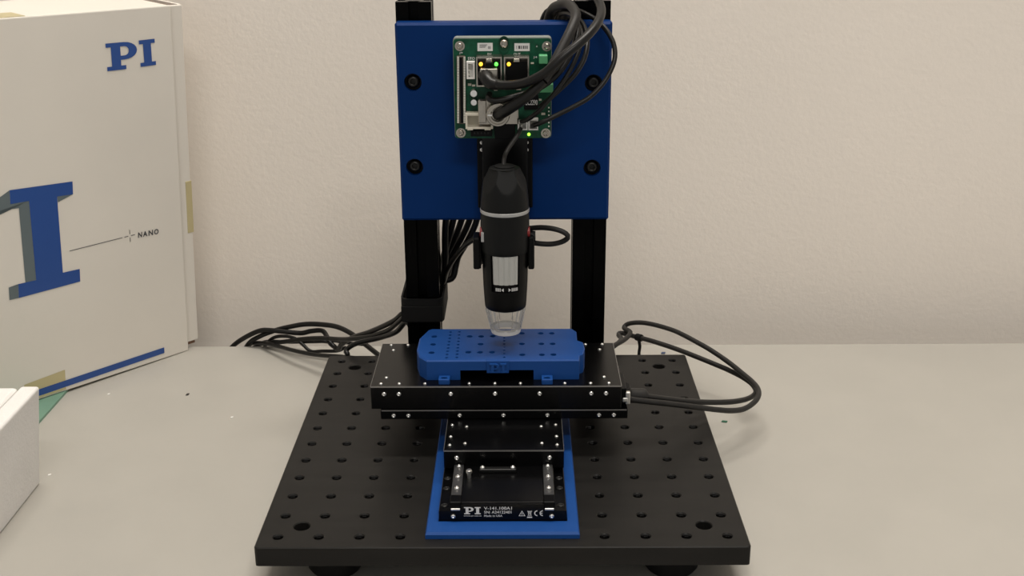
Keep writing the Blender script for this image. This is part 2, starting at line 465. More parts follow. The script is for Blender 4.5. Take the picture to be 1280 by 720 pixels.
# carriage
bm = new_bm(); box(bm, -0.0390, 0.0397, -0.0765, 0.0900, 0.0140, 0.0270, 0.0004, 1)
cg = link('carriage', bm, 'black_gloss', ls)
bm = new_bm(); box(bm, -0.0390, 0.0397, -0.0767, -0.0763, 0.0264, 0.0272); link('edge_highlight', bm, 'painted_highlight', cg)  # highlight on the carriage edges, put in as thin bright strips
for xx in (-0.0391, 0.0395):
    bm = new_bm(); box(bm, xx, xx+0.0003, -0.0765, -0.03, 0.0266, 0.0271); link('edge_highlight', bm, 'painted_highlight', cg)
screws('screw', SCR_T, [(s*x+0.0, y, 0.027) for s in (-1, 1) for x, y in ((0.0353, -0.0388), (0.0254, -0.0414), (0.0354, -0.0565), (0.0354, -0.0688), (0.0254, -0.0664))], cg, 'up')
screws('screw', SCR_F, [(-0.0305, -0.0765, 0.022), (0.0303, -0.0765, 0.022)], cg, 'front')
# printed front label
def F(cx, cy):
    p = at(540+cx/7.111, 560+cy/7.111, y=YF); return p.x, p.z
def fbox(x0, x1, yt, yb):
    a = F(x0, yb); b = F(x1, yt); return a[0], b[0], a[1], b[1]
x0, x1, z0, z1 = fbox(286, 370, 524, 588)
bm = new_bm(); T = front(YF-0.00015)
flat(bm, letter_P(x0, z0, x1-x0, z1-z0), T)
x0, x1, z0, z1 = fbox(380, 432, 524, 588); flat(bm, letter_I(x0, z0, x1-x0, z1-z0), T)
link('logo', bm, 'white_print', base)
for s, q in (('www.pi-usa.us', (282, 440, 597, 610)), ('V-141.100A1', (462, 710, 521, 548)), ('SN: A24122401', (464, 706, 557, 582)), ('Made in USA', (464, 626, 592, 611))):
    a = fbox(*q); fit_text('label_text', s, *a, T, 'white_print', base, bold=0.012)
bm = new_bm()
a = fbox(770, 830, 555, 604)
def tri(x0, x1, z0, z1): return [(x0, z0), (x1, z0), ((x0+x1)/2, z1)]
t1 = tri(*a); t2 = inset(t1, 0.00035)
flat(bm, [[t1[i], t1[(i+1) % 3], t2[(i+1) % 3], t2[i]] for i in range(3)], T)
cx = (a[0]+a[1])/2
flat(bm, [[(cx-0.00018, a[2]+0.0011), (cx+0.00018, a[2]+0.0011), (cx+0.00025, a[2]+0.0021), (cx-0.00025, a[2]+0.0021)], circ(cx, a[2]+0.0008, 0.0002, 6)], T)
b = fbox(848, 888, 556, 600)
wz = lambda u, v: (b[0]+(b[1]-b[0])*u, b[2]+(b[3]-b[2])*v)
flat(bm, [[wz(.2, 0), wz(.8, 0), wz(.8, .12), wz(.2, .12)], [wz(.2, .12), wz(.33, .12), wz(.25, .8), wz(.1, .8)], [wz(.67, .12), wz(.8, .12), wz(.9, .8), wz(.75, .8)],
          [wz(0, .8), wz(1, .8), wz(1, .92), wz(0, .92)], [wz(.02, 0), wz(.16, 0), wz(.98, 1), wz(.84, 1)], [wz(.84, 0), wz(.98, 0), wz(.16, 1), wz(.02, 1)]], T)
b = fbox(845, 890, 608, 620); flat(bm, [[(b[0], b[2]), (b[1], b[2]), (b[1], b[3]), (b[0], b[3])]], T, 0.00005)
b = fbox(908, 985, 553, 604); ro = (b[3]-b[2])/2; zc = b[2]+ro
for xc, e in ((b[0]+ro, 0), (b[1], 1)):
    n = 10
    for i in range(n):
        t0 = PI/2+PI*i/n; t1_ = PI/2+PI*(i+1)/n; ri = ro*0.68
        flat(bm, [[(xc+ro*math.cos(t0), zc+ro*math.sin(t0)), (xc+ro*math.cos(t1_), zc+ro*math.sin(t1_)), (xc+ri*math.cos(t1_), zc+ri*math.sin(t1_)), (xc+ri*math.cos(t0), zc+ri*math.sin(t0))]], T)
    if e: flat(bm, [[(xc-ro*0.7, zc-ro*0.14), (xc-ro*0.1, zc-ro*0.14), (xc-ro*0.1, zc+ro*0.14), (xc-ro*0.7, zc+ro*0.14)]], T)
link('label_symbols', bm, 'white_print', base)

# ------------------------------------------------------------------ upper stage
us = thing('linear_stage', 'wide upper black linear stage carrying the blue perforated rack', 'linear stage')
bm = new_bm(); box(bm, -0.0853, 0.0853, -0.0290, 0.0490, 0.0269, 0.0338, 0.0006)
ub = link('base', bm, 'black_gloss', us)
bm = new_bm(); box(bm, -0.0845, 0.0845, -0.0292, -0.0288, 0.0331, 0.0340); link('edge_highlight', bm, 'painted_highlight', ub)  # bright strip painting the highlight on the base's front edge
screws('screw', SCR_F, [(x, -0.029, 0.0299) for x in (-0.0762, -0.0660, -0.0306, -0.0004, 0.0299, 0.0655, 0.0757)], ub, 'front')
bm = new_bm(); box(bm, -0.070, 0.058, -0.022, 0.042, 0.0336, 0.0362); link('rail_pack', bm, 'black_metal', us)
bm = new_bm(); box(bm, -0.0914, 0.0806, -0.0300, 0.0485, 0.0352, 0.0520, 0.0004, 1)
up = link('platform', bm, 'black_gloss', us)
bm = new_bm(); box(bm, -0.0912, 0.0804, -0.0302, -0.0298, 0.0513, 0.0522); link('edge_highlight', bm, 'painted_highlight', up)  # platform edge highlights, painted as bright strips on front and sides
bm = new_bm(); box(bm, 0.0803, 0.0807, -0.0300, 0.0485, 0.0515, 0.0521); link('edge_highlight', bm, 'painted_highlight', up)
bm = new_bm(); box(bm, -0.0915, -0.0912, -0.0300, 0.0485, 0.0516, 0.0521); link('edge_highlight', bm, 'painted_highlight', up)
cxp = -0.0062
screws('screw', SCR_T, [(cxp+s*x, y, 0.052) for s in (-1, 1) for x, y in ((0.0784, 0.0449), (0.0758, 0.0349), (0.0659, 0.0449), (0.0757, -0.0152), (0.0783, -0.0255), (0.0657, -0.0255), (0.0480, -0.0255), (0.0176, -0.0255))]+[(cxp, -0.0255, 0.052)], up, 'up')
screws('screw', SCR_F, [(x, -0.030, 0.0466) for x in (-0.0821, -0.0719, -0.0363, -0.0060, 0.0245, 0.0598, 0.0699)], up, 'front')
# cable sockets on the platform's end
bm = new_bm(); box(bm, 0.0804, 0.0842, -0.0285, -0.0010, 0.0375, 0.0495, 0.0008); sk = link('end_socket_block', bm, 'black_metal', us)
bm = new_bm(); box(bm, 0.0836, 0.0868, -0.0290, -0.0255, 0.0375, 0.0465, 0.0006); link('jack_screw', bm, 'steel', us)
bm = new_bm(); box(bm, 0.0815, 0.0852, -0.0295, -0.0262, 0.0395, 0.0425, 0.0006); link('jack_screw', bm, 'steel', us)

# ------------------------------------------------------------------ perforated rack
rk = thing('sample_rack', 'blue printed perforated rack with an embossed plaque under the microscope tip', 'rack')
RZ = 0.0665
def rp(px, py, z=RZ):
    p = at(px, py, z=z); return (p.x, p.y)
outl = [rp(*p) for p in ((533, 451), (724, 450), (724.5, 443.5), (729, 441.5), (731, 435), (729, 427.5), (721.5, 425), (720.5, 414), (715, 410.5), (540, 411), (535, 412.5), (524.5, 422.5), (521, 437), (524, 445.5))]
hs = []
A8 = lambda cx, cy: rp(500+cx/8, 400+cy/8)
B8 = lambda cx, cy: rp(620+cx/8, 400+cy/8)
for p in ((343, 165), (330, 244), (316, 326), (697, 164), (812, 164), (928, 161), (806, 241), (684, 322), (800, 322), (920, 321)): hs.append((*A8(*p), 0.0022, 0.006))
for p in ((258, 133), (447, 133), (558, 133), (260, 238), (453, 238), (566, 238), (262, 347), (458, 347), (574, 346)): hs.append((*B8(*p), 0.0022, 0.006))
for i, y in enumerate((177, 208, 240, 271, 303, 336, 372)): hs.append((*A8(1042, y), 0.0010, 0.006))
for i in range(9):
    hs.append((*A8(506-5*i, 120+32*i), 0.0011, 0.006))
    hs.append((*A8(594-3.2*i, 118+32*i), 0.0011, 0.006))
bm = new_bm(); holed_plate(bm, outl, hs, 0.0073, 0.0008, Matrix.Translation((0, 0, RZ)), 10)
rt = link('top_plate', bm, 'blue_print', rk)
bm = new_bm()
inn = inset(outl, 0.0024); n = len(outl)
xl, xr = rp(575, 450)[0], rp(667, 450)[0]
for i in range(n):
    a, b = outl[i], outl[(i+1) % n]; c, d = inn[(i+1) % n], inn[i]
    if i == 0:
        for xa, xb, zb in ((a[0], xl, 0.052), (xr, b[0], 0.052)):
            f = lambda x: (x, a[1]+(b[1]-a[1])*(x-a[0])/(b[0]-a[0]))
            g = lambda x: (x, f(x)[1]+0.0024)
            prism(bm, [f(xa), f(xb), g(xb), g(xa)], zb, 0.0592)
    else:
        prism(bm, [a, b, c, d], 0.052, 0.0592)
link('side_wall', bm, 'blue_print', rk)
yfr = outl[0][1]
bm = new_bm(); a = at(608.5, 466, y=yfr-0.001); b = at(636, 451.5, y=yfr-0.001)
box(bm, a.x, b.x, yfr-0.0018, yfr+0.001, a.z, RZ+0.0004, 0.0003); pl = link('plaque', bm, 'blue_print', rk)
bm = new_bm()
for bx in letter_P(a.x+0.0020, a.z+0.0010, 0.0066, 0.0064)+letter_I(a.x+0.0095, a.z+0.0010, 0.0040, 0.0064):
    prism(bm, bx, 0, 0.0019, front(yfr-0.0016))
link('embossed_logo', bm, 'blue_print', pl)
for px in (555, 684):
    a = at(px-7, 481, z=0.0521); b = at(px+7, 481, z=0.0521)
    bm = new_bm(); holed_plate(bm, rrect(a.x, b.x, a.y+0.0008, yfr+0.001, 0.0008, 2), [((a.x+b.x)/2, (a.y+yfr)/2-0.0002, 0.0024, 0.003, 0.0016)], 0.0036, 0.0003, Matrix.Translation((0, 0, 0.0555)), 12)
    link('foot_tab', bm, 'blue_print', rk)

# ------------------------------------------------------------------ posts
def post(x, label):
    r = 0.0125; s = 0.0035; sw = 0.0055; d = 0.006
    q = [(-r, -r), (-s, -r), (-s, -r+0.002), (-sw, -r+0.002), (-s, -r+d), (s, -r+d), (sw, -r+0.002), (s, -r+0.002), (s, -r)]
    poly = []
    for k in range(4):
        c, si = math.cos(k*PI/2), math.sin(k*PI/2)
        poly += [(px*c-py*si, px*si+py*c) for px, py in q]
    bm = new_bm(); prism(bm, poly, 0, 0.2985, Matrix.Translation((x, 0.0875, 0)))
    return tag(link('upright_post', bm, 'post_black'), label, 'post', 'uprights of the gantry')
post(-0.0625, 'black slotted aluminium upright with a strap of cables around it')
post(0.0632, 'black slotted aluminium upright without a strap, on the breadboard')

# ------------------------------------------------------------------ gantry plate
gp = thing('mounting_plate', 'large blue plate across both black uprights with four black bolts', 'plate')
YP = 0.0620
bolts = [(-0.0634, 0.2445), (-0.0642, 0.1835), (0.0637, 0.2432), (0.0636, 0.1822)]
bm = new_bm()
holed_plate(bm, rrect(-0.0748, 0.0762, 0.1434, 0.2856, 0.001, 1), [(x, z, 0.0062, 0.006) for x, z in bolts], 0.0130, 0.0018, front(YP), 24)
link('plate_body', bm, 'blue_plate', gp)
screws('bolt', SCR_P, [(x, YP+0.006, z) for x, z in bolts], gp, 'front')
bm = new_bm(); lathe(bm, [(0.0060, 0), (0.0060, 0.0006), (0.0048, 0.0006), (0.0048, 0.0)], 24, cap=False)
wsh = None
for x, z in bolts:
    if wsh is None:
        wsh = link('washer', bm, 'black_metal', gp); wsh.matrix_local = Matrix.Translation((x, YP+0.0056, z)) @ FRONT
    else: share('washer', wsh, Matrix.Translation((x, YP+0.0056, z)) @ FRONT, gp)

# ------------------------------------------------------------------ vertical focus stage
zs = thing('focus_stage', 'narrow black vertical slide on the blue plate behind the microscope', 'slide stage')
bm = new_bm(); box(bm, -0.0186, 0.0207, 0.0500, YP+0.0002, 0.156, 0.262, 0.0008); link('slide_base', bm, 'black_metal', zs)
bm = new_bm(); box(bm, -0.0150, 0.0172, 0.0460, 0.0505, 0.1545, 0.2125, 0.0006); sc = link('slide_carriage', bm, 'black_gloss', zs)
pts = []
for px, py in ((602.5, 178), (658, 178), (602.5, 187), (658, 187)):
    p = at(px, py, y=0.05); pts.append((p.x, 0.0500, p.z))
screws('screw', SCR_F, pts, zs, 'front')

# ------------------------------------------------------------------ circuit board
pcb = thing('circuit_board', 'green controller circuit board with network jacks on the blue plate', 'circuit board')
YB = 0.0380
def pb(cx, cy, y=YB):
    p = at(560+cx/5.143, 40+cy/5.143, y=y); return p.x, p.z
def pbox(x0, y0, x1, y1, y=YB):
    a = pb(x0, y1, y); b = pb(x1, y0, y); return a[0], b[0], a[1], b[1]
x0, x1, z0, z1 = pbox(48, 42, 664, 684)
bm = new_bm()
sxy = pb(360, 85)
holed_plate(bm, rrect(x0, x1, z0, z1, 0.002, 3), [(sxy[0], sxy[1], 0.0042, 0.0012, 0.0060)], 0.0016, 0, front(YB), 20)
bd = link('board', bm, 'pcb_green', pcb)
bm = new_bm(); prism(bm, rrect(x0-0.0004, x1+0.0004, z0-0.0003, z1+0.0006, 0.0022, 3), -0.0125, -0.0018, front(YB))
link('carrier_plate', bm, 'carrier', pcb)
for sx_, sz_ in ((x0+0.004, z0+0.004), (x1-0.004, z0+0.004), (x0+0.004, z1-0.004), (x1-0.004, z1-0.004)):
    bm = new_bm(); lathe(bm, [(0.0025, -0.0242), (0.0025, -0.0120)], 6, Matrix.Translation((sx_, 0, sz_)) @ front(YB)); link('standoff', bm, 'steel', pcb)
me_w = None
for c in ((76, 90), (636, 92), (83, 648), (629, 650)):
    p = pb(*c)
    share('mounting_screw', SCR_B, Matrix.Translation((p[0], YB, p[1])) @ FRONT, pcb)
    bm = new_bm(); lathe(bm, [(0.0034, 0), (0.0034, 0.0005), (0.0019, 0.0005)], 16, Matrix.Translation((p[0], YB, p[1])) @ FRONT); link('solder_pad', bm, 'nickel', bd)
p = pb(360, 75)
share('mounting_screw', screw_mesh('big_screw', 0.0031, 0.003, 'nickel', 0.5), Matrix.Translation((p[0], YB+0.0010, p[1])) @ FRONT, pcb)
def comp(name, q, d, m, bev=0.0003, parent=None):
    """component whose front face (d in front of the board) covers crop box q"""
    a = pbox(*q, y=YB-d); bm = new_bm(); box(bm, a[0], a[1], YB-d, YB+0.0002, a[2], a[3], bev, 1)
    return link(name, bm, m, parent or pcb)
def bezel(name, q, d, m, wall, parent=None, depth=None):
    """open-fronted housing"""
    a = pbox(*q, y=YB-d); bm = new_bm()
    o = [(a[0], a[2]), (a[1], a[2]), (a[1], a[3]), (a[0], a[3])]
    i = [(a[0]+wall, a[2]+wall), (a[1]-wall, a[2]+wall), (a[1]-wall, a[3]-wall), (a[0]+wall, a[3]-wall)]
    T = front(YB)
    V = lambda pl, z: [bm.verts.new(T @ Vector((x, y, z))) for x, y in pl]
    A, B, C, D = V(o, -0.0001), V(o, d), V(i, d), V(i, 0.001)
    for P, Q in ((A, B), (B, C), (C, D)):
        for k in range(4): bm.faces.new((P[k], P[(k+1) % 4], Q[(k+1) % 4], Q[k]))
    bm.faces.new(D); bm.faces.new(A[::-1])
    return link(name, bm, m, parent or pcb)
# stickers
for q, lines in (((190, 70, 287, 123), 2), ((427, 72, 525, 123), 1)):
    s = comp('sticker', q, 0.0002, 'sticker', 0)
    bm = new_bm(); T = front(YB-0.0003)
    if lines == 2:
        for k in range(3):
            a = pbox(203, 80+k*8, 252-k*6, 84+k*8); flat(bm, [[(a[0], a[2]), (a[1], a[2]), (a[1], a[3]), (a[0], a[3])]], T)
        for k in range(9):
            a = pbox(258+(k % 3)*6, 92+(k//3)*6, 262+(k % 3)*6, 96+(k//3)*6); flat(bm, [[(a[0], a[2]), (a[1], a[2]), (a[1], a[3]), (a[0], a[3])]], T)
    else:
        for k, (u, v) in enumerate(((440, 443), (452, 465), (470, 476), (482, 490), (494, 500), (505, 512))):
            a = pbox(u, 88, v, 108); flat(bm, [[(a[0], a[2]), (a[1], a[2]), (a[1], a[3]), (a[0], a[3])]], T)
    link('sticker_print', bm, 'ink_dark', s)
T = front(YB-0.0001)
for s, q in (('IN', (254, 134, 278, 150)), ('OUT', (422, 134, 466, 151)), ('J4', (548, 155, 573, 171)), ('J9', (72, 128, 94, 143)), ('STO', (128, 161, 172, 179)), ('A', (566, 86, 576, 98))):
    fit_text('silk_text', s, *pbox(*q), T, 'white_print', bd, bold=0.01)
# long header with two pin rows
hd = comp('pin_header', (64, 156, 108, 592), 0.0050, 'brown_plastic')
bm = new_bm(); n = 40
for k in range(n):
    for xa, xb in ((60, 70), (101, 111)):
        y = 160+k*(428/n); a = pbox(xa-1, y, xb+1, y+7, y=YB-0.0052)
        box(bm, a[0], a[1], YB-0.0054, YB-0.0048, a[2], a[3])
pn = link('header_pins', bm, 'pin_metal', hd); pn['kind'] = 'stuff'
comp('header_slot', (82, 165, 91, 584), 0.0052, 'black_metal', 0, hd)
# three-pin white socket
s = bezel('white_socket', (120, 193, 171, 303), 0.006, 'white_plastic', 0.0012)
for k in range(3): comp('socket_pin', (130, 212+k*30, 140, 220+k*30), 0.0035, 'pin_metal', 0, s)
# network jacks
for q, leds, plug in (((183, 160, 346, 352), ((211, 'led_yellow'), (310, 'led_green')), True), ((360, 160, 521, 352), ((391, 'led_yellow'),), False)):
    j = bezel('network_jack', q, 0.0125, 'nickel', 0.0009)
    xa, _, xb, _ = q
    comp('jack_cavity', (xa+12, 190, xb-12, 335), 0.0108, 'scope_plastic', 0, j)
    for lx, lm in leds:
        a = pb(lx, 208, YB-0.0128); bm = new_bm(); lathe(bm, [(0.0013, -0.001), (0.0013, 0.0006), (0.0008, 0.0011)], 10, Matrix.Translation((a[0], YB-0.0122, a[1])) @ FRONT); link('indicator_led', bm, lm, j)
    comp('spring_tab', (xa+62, 172, xa+100, 194), 0.0130, 'nickel', 0.0002, j)
# terminal blocks on the right edge
for q in ((585, 152, 640, 205), (585, 335, 676, 390)):
    comp('terminal_block', q, 0.008, 'green_block')
# capacitors
for q in ((140, 372, 190, 420), (144, 425, 188, 482)):
    a = pbox(*q, y=YB-0.006); bm = new_bm(); r = (a[1]-a[0])/2
    lathe(bm, [(r, 0), (r, 0.005), (r*0.85, 0.006)], 16, Matrix.Translation(((a[0]+a[1])/2, YB, (a[2]+a[3])/2)) @ FRONT); link('capacitor', bm, 'steel', pcb, True)
# ivory header bottom left, black socket, white sockets
s = bezel('ivory_socket', (113, 524, 288, 624), 0.009, 'ivory', 0.0014)
comp('socket_lip', (124, 612, 160, 632), 0.0092, 'ivory', 0.0002, s)
comp('socket_lip', (235, 612, 275, 632), 0.0092, 'ivory', 0.0002, s)
s = comp('black_socket', (146, 632, 282, 672), 0.006, 'scope_plastic')
for k in range(5): comp('socket_pin', (166+k*22, 646, 174+k*22, 656), 0.0063, 'dark_steel', 0, s)
for q in ((448, 575, 512, 632), (516, 560, 580, 632)):
    s = bezel('white_socket', q, 0.007, 'white_plastic', 0.0010)
    comp('socket_pin', (q[0]+20, q[1]+25, q[0]+30, q[1]+34), 0.005, 'pin_metal', 0, s)
comp('bottom_chip', (300, 585, 432, 690), 0.004, 'scope_plastic')
comp('controller_chip', (490, 405, 582, 500), 0.0018, 'scope_plastic')
fit_text('chip_text', 'LC2290', *pbox(500, 436, 576, 470, y=YB-0.002), front(YB-0.0020), 'white_print', bd, bold=0.01)
for k in range(6): comp('test_pad', (644, 482+k*24, 653, 491+k*24), 0.0003, 'pin_metal', 0, bd)
for q in ((128, 330, 150, 345), (155, 338, 175, 350), (296, 365, 318, 378), (585, 430, 602, 442), (600, 520, 625, 534), (440, 360, 470, 374), (532, 196, 552, 206), (200, 640, 0, 0)):
    if q[2]: comp('chip_resistor', q, 0.0008, 'ivory', 0, bd)
a = pb(520, 657); bm = new_bm(); lathe(bm, [(0.0011, 0), (0.0011, 0.0008), (0.0007, 0.0012)], 10, Matrix.Translation((a[0], YB, a[1])) @ FRONT); link('status_led', bm, 'led_lime', pcb)
# round metal connector on its block
cb = comp('connector_block', (196, 432, 452, 600), 0.010, 'nickel', 0.0008)
comp('connector_block_ear', (196, 440, 245, 585), 0.0112, 'nickel', 0.0004, cb)
cc = pb(320, 535, YB-0.020); bm = new_bm(); R = 0.0081
lathe(bm, [(R, -0.011), (R, -0.001), (R*0.93, 0.0), (R*0.80, 0.0), (R*0.78, -0.002), (R*0.62, -0.002), (R*0.60, -0.006), (0, -0.006)], 28, Matrix.Translation((cc[0], YB-0.020, cc[1])) @ FRONT)
rc = link('round_connector', bm, 'nickel', pcb, True)
bm = new_bm()
for s in (-1, 1): box(bm, cc[0]+s*R*0.66-0.0014, cc[0]+s*R*0.66+0.0014, YB-0.0204, YB-0.018, cc[1]-0.0005, cc[1]+0.0005)
link('key_lug', bm, 'steel', rc)

# ------------------------------------------------------------------ microscope
MX, MY = 0.00125, 0.005
mc = thing('usb_microscope', 'black handheld digital microscope hanging nose down with a clear tip', 'microscope')
def mz(py): return at(631, py, y=MY).z
def mr(half, py):
    p = at(631, py, y=MY); d = (p-CAM).dot(_f); return half*d/FPX
Tm = Matrix.Translation((MX, MY, 0))
zt = mz(211)
bm = new_bm()
kp = [(mr(19, 210), zt+0.0009), (mr(22.5, 212), zt-0.0006), (mr(24.3, 217), mz(217)), (mr(26.6, 224), mz(224)), (mr(28.6, 236), mz(236)), (mr(29.9, 250), mz(250)), (mr(30.4, 259), mz(259.5))]
fine = [(p.x, p.z) for p in catmull([(r, 0, z) for r, z in kp], 6)]
lathe(bm, [(0, zt+0.0015), (mr(15, 210), zt+0.0015)]+fine+[(0, mz(259.5))], 96, Tm)
# thumb facets pressed into the rounded shoulder of the cap
for th in (-82, -142, -22, 38, 98, 158):
    nv = Vector((math.cos(math.radians(th))*math.cos(0.40), math.sin(math.radians(th))*math.cos(0.40), math.sin(0.40)))
    p0 = Vector((MX+mr(28.7, 236)*math.cos(math.radians(th)), MY+mr(28.7, 236)*math.sin(math.radians(th)), mz(237)))
    for v in bm.verts:
        e = (v.co-p0).dot(nv)
        if e > 0 and mz(238) < v.co.z < zt+0.0008: v.co -= nv*e
cap = link('top_cap', bm, 'scope_rubber', mc, True, 12)
bm = new_bm(); lathe(bm, [(mr(13, 210), zt+0.0014), (mr(13, 210), zt+0.0022), (mr(8, 210), zt+0.003), (0, zt+0.003)], 28, Tm); link('cable_grommet', bm, 'rubber', cap, True)
bm = new_bm(); lathe(bm, [(mr(30.0, 259), mz(259)), (mr(30.9, 260), mz(260)), (mr(30.9, 263), mz(263.5)), (mr(30.0, 264), mz(264.5))], 40, Tm); link('silver_ring', bm, 'silver_ring', mc, True)
bm = new_bm(); lathe(bm, [(mr(30.3, 263), mz(263)), (mr(30.6, 280), mz(280)), (mr(30.4, 305), mz(305)), (mr(30.0, 311), mz(311)), (mr(29.2, 312.5), mz(312.5)), (0, mz(312.5))], 40, Tm); link('upper_body', bm, 'scope_rubber', mc, True)
# sleeve with a window: surface strip left out at the front
prof = [(mr(29.0, 312), mz(311.5)), (mr(28.6, 325), mz(325)), (mr(27.9, 345), mz(348)), (mr(27.5, 352), mz(357)), (mr(26.2, 375), mz(375)), (mr(25.6, 381), mz(381)), (mr(24.6, 382), mz(382.5))]
bm = new_bm(); N = 48
def sleeve(i, r, z): 
    a = -PI/2+2*PI*i/N
    return bm.verts.new((MX+r*math.cos(a), MY+r*math.sin(a), z))
hw = 5    # half window in segments: +-37 deg
ins = []
rings = [[sleeve(i, r, z) for i in range(N)] for r, z in prof]
for k, (A, B) in enumerate(zip(rings, rings[1:])):
    for i in range(N):
        j = (i+1) % N
        ang = i if i < N/2 else i-N
        if k in (0, 1, 2) and -hw <= ang < hw: continue
        bm.faces.new((A[i], A[j], B[j], B[i]))
# recess floor
rec = [[sleeve(i, r-0.0016, z) for i in list(range(N-hw, N))+list(range(0, hw+1))] for r, z in prof[:4]]
for A, B in zip(rec, rec[1:]):
    for i in range(len(A)-1): bm.faces.new((A[i], A[i+1], B[i+1], B[i]))
ids = list(range(N-hw, N))+list(range(0, hw+1))
for k in range(3):
    for e in (0, -1):
        bm.faces.new((rings[k][ids[e]], rings[k+1][ids[e]], rec[k+1][e], rec[k][e]))
for i in range(len(ids)-1):
    bm.faces.new((rings[3][ids[i]], rings[3][ids[i+1]], rec[3][i+1], rec[3][i]))
bm.faces.new(rings[-1])
sl = link('lower_sleeve', bm, 'scope_plastic', mc, True)
# ribbed focus wheel seen in the window
bm = new_bm(); nr = 96
za, zb_ = mz(313), mz(348)
ringsw = []
for z, k in ((za, 1.0), (zb_, 0.965)):
    ringsw.append([bm.verts.new((MX+(mr(28.6, 320)*k-(0.0006 if i % 4 == 3 else 0.0))*math.cos(2*PI*i/nr), MY+(mr(28.6, 320)*k-(0.0006 if i % 4 == 3 else 0.0))*math.sin(2*PI*i/nr), z)) for i in range(nr)])
lim = [i for i in range(nr) if abs(math.degrees(math.atan2(math.sin(2*PI*i/nr+PI/2), math.cos(2*PI*i/nr+PI/2)))) < 34.5]
lim.sort(key=lambda i: math.atan2(math.sin(2*PI*i/nr+PI/2), math.cos(2*PI*i/nr+PI/2)))
top = []
bot = []
for a, b in zip(lim, lim[1:]):
    bm.faces.new((ringsw[0][a], ringsw[0][b], ringsw[1][b], ringsw[1][a]))
wheelback = [bm.verts.new((MX+mr(25, 320)*math.cos(2*PI*i/nr), MY+mr(25, 320)*math.sin(2*PI*i/nr), z)) for z in (za, zb_) for i in (lim[0], lim[-1])]
bm.faces.new([ringsw[0][i] for i in lim]+[wheelback[1], wheelback[0]])
bm.faces.new([ringsw[1][i] for i in lim]+[wheelback[3], wheelback[2]])
bm.faces.new((ringsw[0][lim[0]], ringsw[1][lim[0]], wheelback[2], wheelback[0]))
bm.faces.new((ringsw[0][lim[-1]], ringsw[1][lim[-1]], wheelback[3], wheelback[1]))
for v in [v for v in bm.verts if not v.link_faces]: bm.verts.remove(v)
link('focus_wheel', bm, 'wheel_grey', mc)
# printed focus marks: arrows and graduation on the recess floor under the wheel
bm = new_bm()
def cyl(u, z):        # u = arc metres from the front
    r = mr(27.5, 350)-0.0005; a = -PI/2+u/r
    return Vector((MX+r*math.cos(a), MY+r*math.sin(a), z))
zc = mz(354); hgt = 0.0013
def cpoly(p): bm.faces.new([bm.verts.new(cyl(u, zc+v)) for u, v in p])
cpoly([(-0.0026, 0), (-0.0010, -hgt), (-0.0010, hgt)]); cpoly([(0.0026, 0), (0.0042-0.0001, hgt), (0.0042-0.0001, -hgt)]) if False else None
cpoly([(0.0040, 0), (0.0024, hgt), (0.0024, -hgt)])
for s, u0, k in ((-1, -0.0034, 4), (1, 0.0048, 5)):
    for i in range(k):
        u = u0+s*i*0.0010; cpoly([(u-0.0003, -hgt*0.9), (u+0.0003, -hgt*0.9), (u+0.0003, hgt*0.9), (u-0.0003, hgt*0.9)])
link('focus_marks', bm, 'white_print', sl)
# side buttons
for s in (-1, 1):
    bm = new_bm(); Tb = Matrix.Translation((MX+s*mr(29.6, 288), MY-0.003, mz(288))) @ Matrix.Rotation(s*PI/2, 4, 'Y')
    lathe(bm, [(0.0036, -0.002), (0.0036, 0.0004), (0.0028, 0.0009), (0, 0.0010)], 20, Tb); link('side_button', bm, 'red_plastic', mc, True)
bm = new_bm(); box(bm, MX-mr(28.4, 288)-0.0006, MX-mr(25.6, 288), MY-0.0088, MY-0.0065, mz(298), mz(286), 0.0003); link('side_mark', bm, 'silver_ring', mc)
# clear tip: ribbed thin shell, frosted foot
zc0, zc1, zc2 = mz(380), mz(405), mz(413)
def shell(m0, name, r_off, matn):
    bm = new_bm(); NN = 48
    pr_ = [(mr(25.2, 384), zc0), (mr(24.9, 386), mz(386)), (mr(22.6, 398), mz(397)), (mr(20.0, 408), mz(407)), (mr(18.2, 411), zc2)]
    rg = []
    for r, z in pr_:
        rg.append([bm.verts.new((MX+(r-r_off-(0.0005 if i % 6 == 0 else 0))*math.cos(2*PI*i/NN), MY+(r-r_off-(0.0005 if i % 6 == 0 else 0))*math.sin(2*PI*i/NN), z)) for i in range(NN)])
    for A, B in zip(rg, rg[1:]):
        for i in range(NN): bm.faces.new((A[i], A[(i+1) % NN], B[(i+1) % NN], B[i]))
    return link(name, bm, matn, mc, True, 20)
tip = shell(0, 'clear_tip', 0.0, 'clear_plastic')
bm = new_bm(); R2 = mr(18.4, 411)
lathe(bm, [(R2*0.72, zc2-0.0004), (R2, zc2-0.0004), (R2*1.05, zc2+0.0020), (R2*1.04, zc2+0.0034), (R2*0.80, zc2+0.0030), (R2*0.72, zc2-0.0004)], 40, Tm, cap=False); link('tip_foot', bm, 'frosted', tip, True)
bm = new_bm()
for i in range(8):
    a = -PI/2+2*PI*(i+0.5)/8; pts = []
    for r, z in ((mr(24.4, 386), mz(387)), (mr(22.2, 398), mz(397)), (mr(19.8, 407), mz(406))):
        pts.append((MX+r*math.cos(a), MY+r*math.sin(a), z))
    tube(bm, pts, 0.0003, 6, 3)
link('tip_rib', bm, 'clear_rim', tip)
bm = new_bm(); lathe(bm, [(0, mz(381.5)), (0.009, mz(381.5)), (0.0088, mz(386)), (0.0, mz(386))], 24, Tm); link('lens_seat', bm, 'white_plastic', mc)

# ------------------------------------------------------------------ holder
hl = thing('microscope_holder', 'black clamp bracket gripping the microscope to the vertical slide', 'bracket')
bm = new_bm()
zr0, zr1 = mz(333), mz(300)
ri, ro = mr(30.9, 310), mr(30.9, 310)+0.003
